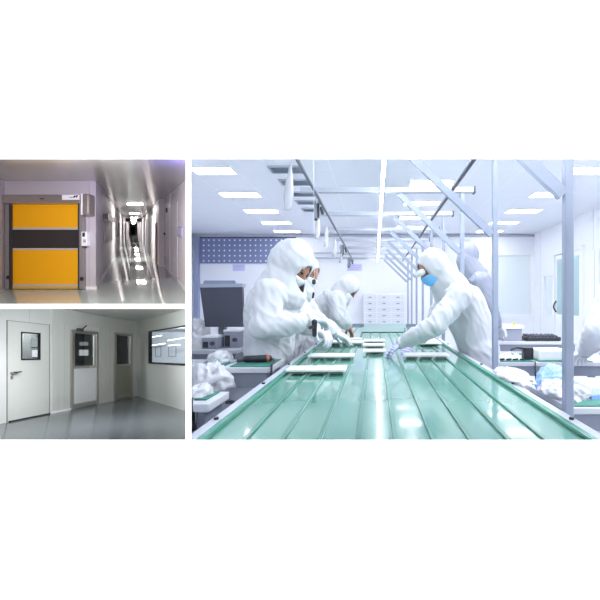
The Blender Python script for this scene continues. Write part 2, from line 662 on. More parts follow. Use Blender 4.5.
pa, pb = P(200.5, 237, YBK), P(296, 263.5, YBK)
peg = thing('pegboard', ((pa.x + pb.x) / 2, YBK, pb.z), 'long purple-blue perforated board with white dots high on the back wall', 'pegboard')
MB().box(pa.x, pb.x, YBK - .03, YBK - .002, pb.z, pa.z - .03).build('board', M_peg, peg)
MB().box(pa.x, pb.x, YBK - .04, YBK - .002, pa.z - .03, pa.z).build('top_shadow', M_darkgrey, peg)  # dark strip painting the shadow along the top of the board
tag(MB().box(P(195.5, 0, YBK).x, P(200, 0, YBK).x, YBK - .1, YBK - .002, 0, P(0, 237, YBK).z).build('wall_post', mat('post_blue', (.30, .35, .52), .5)),
    'slim blue-grey upright post against the back wall, left of the purple board', 'post')
for i, (x0, x1, y0, y1, lab) in enumerate(((233, 245, 264.5, 271, 'small pale lilac notice on the back wall under the purple board'),
                                           (347, 362, 264, 271, 'pale lilac notice on the back wall above the third worker from left'))):
    a, c = P(x0, y0, YBK), P(x1, y1, YBK)
    t = thing('wall_notice', ((a.x + c.x) / 2, YBK, c.z), lab, 'notice')
    MB().box(a.x, c.x, YBK - .012, YBK - .002, c.z, a.z).build('sheet', mat('lilac', (.62, .60, .82), .5), t)
    mb = MB()
    for k in range(3):
        zz = a.z - (a.z - c.z) * (.25 + .25 * k)
        mb.box(a.x + .03, c.x - .03 - .04 * (k == 2), YBK - .015, YBK - .012, zz - .008, zz + .008)
    mb.build('text_lines', mat('lilac_dark', (.42, .42, .7), .5), t)
for yy, lab in ((253.3, 'upper of two thin grey rails along the back wall behind the workers'), (258.2, 'lower of two thin grey rails along the back wall behind the workers')):
    a, c = P(300, yy, YBK), P(368, yy, YBK)
    tag(MB().bar((a.x, YBK - .03, a.z), (c.x, YBK - .03, c.z), .04, .03).build('wall_rail', M_alu), lab, 'rail')
a, c = P(191.6, 325, YBK), P(195.2, 333, YBK)
tag(MB().box(a.x + .02, c.x, YBK - .03, YBK - .002, c.z, a.z).build('wall_plate', mat('deep_blue', (.03, .08, .5), .5)),
    'small deep blue plate low on the back wall at the far left', 'sign')

# drawer cabinet against the back wall
a, c = P(363, 293, YBK - .45), P(405, 330, YBK - .45)
cab = thing('drawer_cabinet', ((a.x + c.x) / 2, YBK - .25, 0), 'white cabinet of small drawers with dark pulls beyond the far end of the conveyor', 'cabinet')
MB().box(a.x, c.x, YBK - .43, YBK - .02, 0.0, a.z).build('carcass', M_white, cab, bevel=.006)
cw = (c.x - a.x) / 3
M_front = mat('drawer_front', (.74, .76, .80), .4)
nr = 5
for r in range(nr):
    for q in range(3):
        z1 = a.z - .03 - r * .145
        dw = MB().box(a.x + q * cw + .012, a.x + (q + 1) * cw - .012, YBK - .45, YBK - .43, z1 - .13, z1).build('drawer', M_front, cab)
        xm = a.x + (q + .5) * cw
        MB().box(xm - .035, xm + .035, YBK - .475, YBK - .45, z1 - .08, z1 - .06).build('pull', M_bench, dw)

# ------------------------------------------------------------------ conveyor
ZC = EYE - 0.40
YC0, YC1 = 1.02, 6.2
con = thing('conveyor', (0.06, 3.4, 0), 'long glossy mint-green conveyor line with raised guide strips and pale side rails', 'conveyor')
MB().box(-.493, .617, YC0, YC1, ZC - .03, ZC).build('belt', M_green, con)
for i, x in enumerate((-.37, -.263, -.156, -.049, .058, .165, .272, .379, .486)):
    MB().box(x - .007, x + .007, YC0, YC1, ZC, ZC + .007).build('guide_strip', M_ridge, con, bevel=.002)
for s, x0, x1 in ((-1, -.535, -.497), (1, .62, .658)):
    r = MB().box(x0, x1, YC0, YC1, ZC - .14, ZC + .012).build('side_rail', M_rail, con, bevel=.004)
    xin = x1 + .009 if s < 0 else x0 - .009
    MB().box(xin - .011, xin + .011, YC0, YC1, ZC + .0005, ZC + .014).build('edge_strip', mat('edge_green', (.07, .28, .21), .25), con, bevel=.003)
    for k in range(9):
        yy = 1.3 + k * .55
        xm = (x0 + x1) / 2
        MB().cyl((xm, yy, ZC + .012), (xm, yy, ZC + .019), .008, n=10).build('bolt', M_dark, r)
MB().box(-.535, .658, YC1, YC1 + .05, ZC - .14, ZC + .03).build('end_plate', M_bench, con, bevel=.005)
for yy in (1.4, 2.9, 4.4, 5.9):
    for x in (-.5, .62):
        MB().box(x - .03, x + .03, yy - .03, yy + .03, 0, ZC - .14).build('leg', M_alu, con)
    MB().box(-.53, .65, yy - .02, yy + .02, ZC - .2, ZC - .14).build('cross_member', M_alu, con)

# boards travelling on the conveyor
M_board = mat('board_white', (.90, .90, .91), .4, vary=.02)
M_under = mat('board_under', (.18, .22, .22), .5)
board0 = None


def board(px0, px1, y, depth, label, turn=0):
    z = ZC + .02
    x0, x1 = (px0 - PX) * y / FPX, (px1 - PX) * y / FPX
    t = thing('panel_board', ((x0 + x1) / 2, y + depth / 2, ZC + .0075), label, 'panel', 'white panels riding on the conveyor')
    MB().box(x0, x1, y, y + depth, z, z + .013).build('top_plate', M_board, t, bevel=.003)
    mb = MB()
    for k in range(3):
        xa = x0 + .02 + (x1 - x0 - .11) * k / 2
        mb.box(xa, xa + .07, y + .012, y + depth - .012, ZC + .0075, z)
    mb.build('support_block', M_under, t)
    return t


board(285.5, 345.5, 2.11, 0.13, 'nearest white panel on the left side of the conveyor')
board(307.5, 354, 2.64, 0.13, 'second white panel from the camera on the left side, before the hanging driver')
board(328.5, 363.5, 3.5, 0.15, 'white panel on the left conveyor side just in front of the bare hands')
board(332, 362, 3.79, 0.1, 'narrow white panel under the bare hands of the bent worker')
board(363, 386, 2.9, 0.12, 'nearest of the white panels in the middle beside the striped glove')
board(363, 385, 3.27, 0.14, 'second white panel in the middle of the conveyor, behind the nearest one beside the glove')
board(363.5, 385, 3.62, 0.16, 'farthest white panel in the middle of the conveyor, near the dark racks')
board(404, 449.5, 2.68, 0.13, 'white panel on the right side of the conveyor, right of the striped glove')
board(418, 442, 3.42, 0.4, 'white panel under the outstretched sleeve of the worker with the blue mask')

# dark slotted racks at the far end of the belt
M_teal = mat('rack_teal', (.10, .22, .24), .4)
for i, (px0, px1, yy, h, lab) in enumerate(((362, 404, 4.95, .045, 'nearest dark teal slotted tray across the far end of the conveyor'),
                                            (364, 406, 5.6, .05, 'second dark teal slotted tray at the far end of the conveyor'))):
    x0, x1 = (px0 - PX) * yy / FPX, (px1 - PX) * yy / FPX
    t = thing('slotted_tray', ((x0 + x1) / 2, yy, ZC + .0075), lab, 'tray')
    MB().box(x0, x1, yy, yy + .3, ZC + .0075, ZC + .02).build('base', M_teal, t)
    mb = MB()
    for k in range(12):
        xa = x0 + (x1 - x0) * k / 12
        mb.box(xa, xa + .012, yy, yy + .3, ZC + .02, ZC + h)
    mb.build('fins', M_teal, t)
    MB().box(x0, x1, yy - .015, yy, ZC + .0075, ZC + h + .02).build('front_lip', mat('lip_pale', (.55, .66, .68), .4), t)

# ------------------------------------------------------------------ gantry
XP = .771
HB = EYE + .97
for i in range(9):
    y = 1.6 + .97 * i
    lab = ['nearest grey-blue gantry post and brace at the right edge of the conveyor',
           'second grey-blue gantry post from the camera, in front of the masked worker',
           'third grey-blue gantry post, rising behind the shoulder of the masked worker',
           'fourth grey-blue gantry post from the camera', 'fifth grey-blue gantry post from the camera',
           'sixth grey-blue gantry post from the camera', 'seventh grey-blue gantry post from the camera',
           'eighth grey-blue gantry post, second from the far end', 'farthest grey-blue gantry post, near the back wall'][i]
    t = thing('gantry_frame', (XP, y, 0), lab, 'gantry', 'gantry frames over the conveyor')
    MB().box(XP - .0175, XP + .0175, y - .0175, y + .0175, 0, HB - .022).build('post', M_post, t, bevel=.005)
    MB().box(XP - .075, XP + .075, y - .075, y + .075, 0, .012).build('foot_plate', M_post, t)
    bmk = MB().box(-.66, XP + .1, y - .025, y + .025, HB - .022, HB + .022).build('cross_beam', M_alu, t, bevel=.004)
    MB().box(XP + .1, XP + .112, y - .03, y + .03, HB - .03, HB + .03).build('end_cap', M_darkgrey, bmk)
    MB().bar((XP - .02, y, EYE + .42), (XP - .56, y, HB - .03), .032, .045).build('brace', M_post, t)

zr = EYE + .925
rl = thing('overhead_rail', (-.511, 5, zr), 'overhead left rail with dark lower edge running the length of the line', 'rail')
MB().box(-.53, -.50, 1.0, 9.6, zr + .006, zr + .015).build('track', M_alu, rl)
MB().box(-.519, -.507, 1.0, 9.6, zr - .012, zr + .006).build('dark_edge', M_darkgrey, rl)
rl = thing('overhead_rail', (.653, 5, zr), 'overhead right rail with dark lower edge crossing the gantry braces', 'rail')
MB().box(.64, .67, 1.0, 9.6, zr + .006, zr + .015).build('track', M_alu, rl)
MB().box(.648, .66, 1.0, 9.6, zr - .012, zr + .006).build('dark_edge', M_darkgrey, rl)

# continuous strip lamp below the beams
zs = HB - .05
st = thing('strip_lamp', (.06, 5.5, zs), 'long thin white strip lamp above the middle of the conveyor', 'ceiling light')
MB().box(.045, .075, 1.0, 10 - .4, zs + .010, zs + .02).build('housing', M_alu, st)
MB().box(.05, .07, 1.0, 10 - .4, zs - .010, zs + .010).build('tube', M_tube, st)

# spring balancers and hanging film bags on the left rail
for px, py, y, sc, lab in ((316.5, 211, 3.9, 1.0, 'nearest grey and black spring balancer hanging from the left rail'),
                           (342, 250, 6.4, 1.1, 'second spring balancer hanging from the left rail, above the farther workers'),
                           (349, 262, 8.0, 1.2, 'farthest dark spring balancer hanging from the left rail')):
    p = P(px, py, y)
    t = thing('spring_balancer', p, lab, 'tool balancer', 'spring balancers on the left rail')
    MB().cyl(p + V((-.004, 0, -.075 * sc)), p + V((-.004, 0, .075 * sc)), .022 * sc, n=18).build('drum', mat('balancer_grey', (.28, .31, .36), .35, metal=.3), t)
    MB().box(p.x + .014 * sc, p.x + .026 * sc, p.y - .025, p.y + .025, p.z - .07 * sc, p.z + .07 * sc).build('spine', M_dark, t)
    MB().capsule(p + V((.045 * sc, 0, .03 * sc)), p + V((.06 * sc, 0, -.025 * sc)), .014 * sc).build('clip', M_darkgrey, t, smooth=True)
    MB().cyl(p + V((-.004, 0, -.095 * sc)), p + V((-.004, 0, -.075 * sc)), .017 * sc, n=14).build('cable_stop', M_dark, t)
    MB().tube([p + V((.0, 0, .09 * sc)), p + V((-.005, 0, .14 * sc)), V((p.x, y, HB - .02))], .007).build('hook', M_alu, t, smooth=True)


def film(pts_w, y, name, label, cat, group, m=M_bag, seed=0):
    """crumpled hanging film: list of (px, py, half width px)"""
    mb = MB()
    rings = []
    n = 12
    for i, (px, py, hw) in enumerate(pts_w):
        c = P(px, py, y)
        r = hw * y / FPX
        ring = []
        for j in range(n):
            t = 2 * math.pi * j / n
            k = 1 + .7 * mnoise.noise(V((i * .9 + seed, j * 1.3, seed)))
            ring.append(mb.bm.verts.new(c + V((math.cos(t) * r * k, math.sin(t) * r * .45 * k, 0))))
        rings.append(ring)
    for a, bb in zip(rings, rings[1:]):
        for j in range(n):
            mb.bm.faces.new((a[j], a[(j + 1) % n], bb[(j + 1) % n], bb[j]))
    mb.bm.faces.new(rings[0]); mb.bm.faces.new(rings[-1][::-1])
    return tag(mb.build(name, m, smooth=True), label, cat, group)


G = 'film bags hanging from the overhead rail'
film([(290.5, 163, 1), (290, 173, 2.2), (289.5, 184, 4), (288.5, 196, 4.6), (288, 205, 4.2), (287, 210, 2)], 3.6, 'hanging_bag', 'largest white film bag hanging near the ceiling grilles', 'plastic bag', G, seed=1)
film([(317.5, 216, .8), (318, 222, 2), (317.5, 230, 2.4), (317, 237, 2.2), (316.5, 239, 1)], 3.9, 'hanging_bag', 'white film bag hanging just under the nearest balancer', 'plastic bag', G, seed=2)
film([(326.5, 226, .8), (326.5, 232, 1.8), (326, 240, 2.3), (325.5, 247, 2)], 4.6, 'hanging_bag', 'white film bag hanging second right of the nearest balancer', 'plastic bag', G, seed=3)
film([(335, 239, .7), (335, 245, 1.5), (334.5, 252, 2), (334, 257, 1.4)], 5.4, 'hanging_bag', 'small white film bag hanging third right of the nearest balancer', 'plastic bag', G, seed=4)
film([(341, 254, .6), (341, 258, 1.2), (340.6, 263, 1.3)], 6.3, 'hanging_bag', 'tiny white film bag hanging under the second balancer', 'plastic bag', G, seed=5)

# ------------------------------------------------------------------ work benches


def bench(x0, x1, y0, y1, z, label, cabinet=None):
    """x0 None: the left side follows the slanting left wall"""
    xa, xb = (lx(y0) + .012, lx(y1) + .012) if x0 is None else (x0, x0)
    t = thing('work_bench', ((xa + x1) / 2, (y0 + y1) / 2, 0), label, 'workbench')
    MB().prism([(xa, y0, z - .03), (x1, y0, z - .03), (x1, y1, z - .03), (xb, y1, z - .03)], (0, 0, .03)).build('bench_top', M_benchtop, t, bevel=.004)
    MB().prism([(xa + .01, y0 + .012, z - .11), (x1 - .02, y0 + .012, z - .11), (x1 - .02, y1 - .02, z - .11), (xb + .02, y1 - .02, z - .11)], (0, 0, .08)).build('apron', M_bench, t)
    for yy, xl in ((y0 + .05, xa + .04), (y1 - .05, xb + .06)):
        for xx in (xl, x1 - .05):
            MB().box(xx - .025, xx + .025, yy - .025, yy + .025, 0, z - .11).build('leg', M_bench, t)
    if cabinet:
        a, bb = cabinet
        cb = MB().box(a, bb, y0 + .03, y1 - .05, z - .45, z - .11).build('cabinet', mat('cabinet_grey', (.45, .47, .55), .4), t)
        MB().box((a + bb) / 2 - .05, (a + bb) / 2 + .05, y0 + .01, y0 + .03, z - .2, z - .185).build('handle', M_darkgrey, cb)
    return t


def matpad(x0, x1, y0, y1, z, label):
    return tag(MB().box(x0, x1, y0, y1, z, z + .006).build('bench_mat', M_mat, bevel=.002), label, 'mat')


ZL = .88
bench(None, -.57, 2.18, 2.5, ZL, 'grey workbench at the left of the conveyor, carrying the black screwdriver', cabinet=(-.86, -.68))
bench(None, -.59, 1.42, 1.62, ZL, 'grey workbench in the lower left corner under white film')
bench(None, -1.02, 2.95, 3.5, ZL, 'grey workbench at the left edge, under the dark monitor')
matpad(-.80, -.58, 2.2, 2.47, ZL, 'dark green mat under the black screwdriver')
matpad(-1.0, -.84, 2.2, 2.4, ZL, 'pale green mat strip on the left workbench, left of the screwdriver')
matpad(-.665, -.62, 1.47, 1.6, ZL, 'green mat at the lower left corner beneath white film')
ZR = .75
benchD = bench(.88, 2.05, 3.2, 3.75, ZR, 'grey workbench right of the second gantry post, with green mats')
bench(1.42, 2.4, 4.75, 5.25, ZR, 'farther grey workbench at right carrying the black case')
bench(.90, 1.7, 1.85, 2.4, ZR, 'grey workbench in the lower right corner under blue film', cabinet=(1.05, 1.35))
matpad(.89, 1.28, 3.21, 3.72, ZR, 'green mat on the right workbench, left half')
matpad(1.32, 1.75, 3.21, 3.72, ZR, 'green mat on the right workbench, right half')
matpad(.93, 1.5, 1.87, 1.99, ZR, 'dark green mat on the lower right workbench')

# screwdriver lying on the left bench
p = V((-.72, 2.3, ZL + .026))
sd = thing('power_screwdriver', (p.x, p.y, ZL + .006), 'black electric screwdriver lying on the green mat at left', 'screwdriver')
MB().capsule(p + V((-.02, 0, .004)), p + V((.10, .03, .004)), .02, .022).build('grip', M_dark, sd, smooth=True)
MB().cyl(p + V((-.022, 0, .004)), p + V((-.07, -.012, -.004)), .016, .010).build('nose', M_darkgrey, sd, smooth=True)
MB().cyl(p + V((-.07, -.012, -.004)), p + V((-.105, -.02, -.014)), .005).build('bit', M_alu, sd)
MB().cyl(p + V((.09, .0275, .004)), p + V((.105, .0315, .004)), .0225).build('collar', mat('copper', (.5, .18, .10), .4, metal=.4), sd)
MB().tube([p + V((.125, .036, .0)), p + V((.148, -.02, -.005)), p + V((.156, -.118, -.012)), p + V((.16, -.14, -.09))], .006).build('cord', M_dark, sd, smooth=True)

# monitor and instruments on the far left bench
p = P(221, 306, 3.35)
mo = thing('monitor', (p.x, 3.35, ZL), 'dark blue-grey monitor at left below the purple board', 'monitor')
a, c, d, e = P(199.5, 287, 3.32), P(242, 286.5, 3.32), P(243, 327, 3.30), P(205, 327, 3.30)
MB().prism([a, c, d, e], (0, .05, .0)).build('screen_back', M_darkgrey, mo, bevel=.004)
MB().prism([P(198.5, 284, 3.31), P(242, 283.5, 3.31), P(242, 287, 3.31), P(199, 287.5, 3.31)], (0, .09, 0)).build('top_bezel', mat('bezel', (.30, .34, .44), .4), mo)
MB().prism([P(204, 280.5, 3.42), P(235, 280.5, 3.42), P(236, 284, 3.42), P(203, 284, 3.42)], (0, .06, 0)).build('bracket', mat('bezel2', (.22, .25, .36), .4), mo)
MB().box(p.x - .03, p.x + .03, 3.37, 3.41, ZL, 1.05).build('stand', M_bench, mo)
MB().box(p.x - .12, p.x + .12, 3.3, 3.47, ZL, ZL + .015).build('base', M_bench, mo)
M_inst = mat('instrument_grey', (.30, .31, .39), .4)
for (x0, x1, y, h, lab) in ((-1.31, -1.19, 3.02, .085, 'low grey instrument box with dark face at left, in front of the monitor'), (-1.175, -1.05, 3.1, .125, 'taller grey instrument box with round knob left of the bent worker')):
    t = thing('instrument', ((x0 + x1) / 2, y, ZL), lab, 'instrument')
    MB().box(x0, x1, y, y + .16, ZL, ZL + h).build('case', M_inst, t, bevel=.006)
    MB().box(x0 + .012, x0 + .05, y - .004, y, ZL + .01, ZL + h - .03).build('display', M_dark, t)
    MB().cyl((x1 - .035, y, ZL + h * .5), (x1 - .035, y - .018, ZL + h * .5), .016).build('knob', M_darkgrey, t)
    MB().box(x0, x1, y, y + .16, ZL + h, ZL + h + .012).build('lid', M_white, t)

# objects on the right benches
t = thing('tool_case', (2.03, 4.95, ZR), 'black open case of tools on the farther right workbench', 'case')
MB().box(1.84, 2.26, 4.85, 5.1, ZR, ZR + .05).build('tray', M_dark, t, bevel=.01)
mb = MB()
random.seed(4)
for k in range(9):
    x = 1.88 + k * .042
    mb.capsule((x, 4.88, ZR + .055), (x + random.uniform(-.01, .02), 5.05, ZR + .065), .013)
mb.build('tool_rolls', M_darkgrey, t, smooth=True)
t = thing('stacked_tray', (1.66, 4.98, ZR), 'pale grey stacked tray on the farther right workbench, left of the black case', 'tray')
MB().box(1.56, 1.79, 4.87, 5.1, ZR, ZR + .15).build('body', M_inst, t, bevel=.005)
MB().box(1.54, 1.81, 4.85, 5.12, ZR + .15, ZR + .19).build('lid', M_white, t, bevel=.003)
tag(MB().ell((1.72, 4.95, ZR + .205), .025, .02, .015).build('tape_roll', mat('yellow', (.7, .55, .05), .5), smooth=True), 'tiny yellow cap on the pale tray at right', 'cap')
zt = ZR + .006
t = thing('paper_sheet', (1.30, 3.4, zt), 'white bent sheet of parts lying left on the right workbench', 'sheet')
mb = MB()
for k, (x, y, a, bb) in enumerate(((.98, 3.27, .14, .1), (1.06, 3.4, .12, .12), (1.15, 3.3, .07, .12))):
    mb.hexa([(x, y, zt + .001), (x + a, y, zt + .001), (x + a, y + bb, zt + .001), (x, y + bb, zt + .001), (x + .02, y, zt + .012), (x + a - .03, y + .02, zt + .05), (x + a - .02, y + bb, zt + .03), (x, y + bb - .01, zt + .015)])
mb.build('sheets', M_white, t)
mb = MB()
for k in range(5):
    x = .96 + k * .055
    mb.capsule((x, 3.24, zt + .012), (x + .035, 3.26, zt + .012), .008)
mb.build('dark_clips', M_dark, t, smooth=True)
t = thing('hand_tool', (1.27, 3.35, zt), 'black blocky handheld gadget on the green mat of the right workbench', 'tool')
MB().box(1.23, 1.31, 3.3, 3.36, zt, zt + .1).build('body', M_dark, t, bevel=.006)
MB().tube([(1.235, 3.33, zt + .09), (1.17, 3.31, zt + .10), (1.12, 3.29, zt + .085)], .009).build('cable', M_dark, t, smooth=True)
tag(MB().box(1.34, 1.58, 3.26, 3.45, zt, zt + .085).build('white_box', M_white, bevel=.008), 'flat white box on the right workbench, right of the black gadget', 'box')
MB().tube([(1.28, 3.195, ZR + .005), (1.275, 3.185, .70), (1.28, 3.185, .6), (1.277, 3.185, .5)], .005).build('cord', M_dark, benchD, smooth=True)


def crumple(c, sx, sy, sz, name, label, cat, m, seed, amp=.35, freq=9, group=None):
    mb = MB()
    mb.ell(c, sx, sy, sz, n=64, k=40)
    c = V(c)
    for v in mb.bm.verts:
        d = v.co - c
        n1 = mnoise.noise(v.co * freq + V((seed, 0, 0)))
        n2 = 1 - 2.6 * abs(mnoise.noise(v.co * freq * 1.9 + V((0, seed, 0))))
        n3 = 1 - 2.6 * abs(mnoise.noise(v.co * freq * 4.5 + V((0, 0, seed))))
        v.co = c + d * (1 + amp * 1.3 * n1 + amp * .55 * n2 + amp * .3 * n3)
        v.co.z = max(v.co.z, c.z - sz * .15)
    return tag(mb.build(name, m, smooth=True), label, cat, group)


GB = 'crumpled film heaps on the benches'
crumple((-.675, 1.55, ZL + .012), .035, .06, .035, 'film_heap', 'white film heap at the lower left corner of the line', 'plastic film', M_bag, 3.3, group=GB)
crumple((-.87, 2.14, ZL - .09), .085, .09, .13, 'film_heap', 'white film draped over the front of the left workbench', 'plastic film', M_bag, 5.1, group=GB)
crumple((-.92, 2.37, ZL + .012), .075, .07, .05, 'film_heap', 'white film heap on the left workbench behind the draped film', 'plastic film', M_bag, 21.7, group=GB)
crumple((-1.485, 3.38, ZL + .012), .07, .09, .16, 'film_heap', 'white film bag beside the grey instruments at left', 'plastic film', M_bag, 7.7, group=GB)
crumple((.99, 2.08, ZR + .01), .09, .13, .05, 'film_heap', 'white film bag on the lower right workbench', 'plastic film', M_bag, 9.2, group=GB)
crumple((1.02, 2.28, ZR + .01), .10, .08, .10, 'blue_film', 'crumpled light blue film behind the nearest gantry post', 'plastic film', M_bagblue, 11.4, amp=.3)
crumple((.69, 1.98, ZC + .016), .065, .17, .028, 'film_heap', 'clear film lying over the right edge of the conveyor', 'plastic film', M_bag, 14.1, group=GB)
t = thing('paper_stack', (1.34, 2.15, ZR), 'white papers with a blue edge at the lower right corner', 'paper')
MB().box(1.09, 1.6, 2.01, 2.3, ZR, ZR + .02).build('blue_folder', M_bagblue, t)
MB().hexa([(1.1, 2.03, ZR + .02), (1.55, 2.03, ZR + .02), (1.55, 2.28, ZR + .02), (1.1, 2.28, ZR + .02), (1.1, 2.03, ZR + .055), (1.55, 2.03, ZR + .04), (1.55, 2.28, ZR + .05), (1.1, 2.28, ZR + .06)]).build('papers', M_white, t)

# electric driver hanging over the conveyor in front of worker
p = P(314.5, 330, 2.45)
t = thing('hanging_driver', p, 'black electric driver hanging on a cord above the left of the conveyor', 'screwdriver')
MB().capsule(p + V((0, 0, .05)), p + V((0, 0, -.03)), .017, .014).build('grip', M_dark, t, smooth=True)
MB().capsule(p + V((-.012, -.012, .02)), p + V((-.026, -.012, .015)), .010).build('trigger', M_dark, t, smooth=True)
MB().cyl(p + V((0, 0, -.03)), p + V((0, 0, -.11)), .005, .003).build('bit', M_alu, t)
MB().tube([p + V((0, 0, .05)), p + V((-.008, 0, .14)), p + V((-.002, 0, .26)), V((p.x - .005, 2.45, zr)), V((-.51, 2.45, zr))], .0015).build('cord', mat('cord_pale', (.7, .72, .76), .5), t, smooth=True)
MB().capsule(p + V((-.004, 0, .29)), p + V((-.003, 0, .30)), .012).build('plug', M_dark, t, smooth=True)
MB().capsule(p + V((-.01, 0, .2)), p + V((-.006, 0, .225)), .007).build('switch', M_dark, t, smooth=True)


# ================================================================== PEOPLE
def frame(F, U):
    F = V(F).normalized()
    U = V(U)
    U = (U - F * U.dot(F)).normalized()
    R = F.cross(U).normalized()
    return F, U, R


def add_hand(mb, wrist, D, N, side, s=1.0, curl=.5, fat=1.0):
    """hand pointing along D with its palm facing N; side +1 puts the thumb on D x N"""
    D = V(D).normalized()
    N = V(N)
    N = (N - D * N.dot(D)).normalized()
    T = D.cross(N).normalized() * side
    wrist = V(wrist)
    for k in (-1.5, -.5, .5, 1.5):
        mb.capsule(wrist + T * (.010 * k * s), wrist + D * (.085 * s) + T * (.0185 * k * s), .016 * s * fat, .0125 * s * fat, 10, 3)
    lens = (.075, .085, .08, .062)
    for k, L in zip((1.5, .5, -.5, -1.5), lens):
        p = wrist + D * (.088 * s) + T * (.0195 * k * s)
        ang = .25 * curl
        q = p
        r = .0098 * s * fat
        for j, fr in enumerate((.45, .32, .23)):
            ang += curl * (.35 + .15 * j)
            dd = D * math.cos(ang) + N * math.sin(ang) + T * (.07 * k)
            e = q + dd.normalized() * (L * fr * s)
            mb.capsule(q, e, r, r * .9, 9, 3)
            q = e
            r *= .9
    p = wrist + D * (.02 * s) + T * (.022 * s)
    a = p + (D * .5 + T * .75 + N * .25).normalized() * (.042 * s)
    bq = a + (D * .85 + T * .25 + N * .4).normalized() * (.034 * s)
    c = bq + (D * .9 + N * .45).normalized() * (.026 * s)
    mb.capsule(p, a, .015 * s * fat, .012 * s * fat, 9, 3)
    mb.capsule(a, bq, .012 * s * fat, .0105 * s * fat, 9, 3)
    mb.capsule(bq, c, .0105 * s * fat, .009 * s * fat, 9, 3)


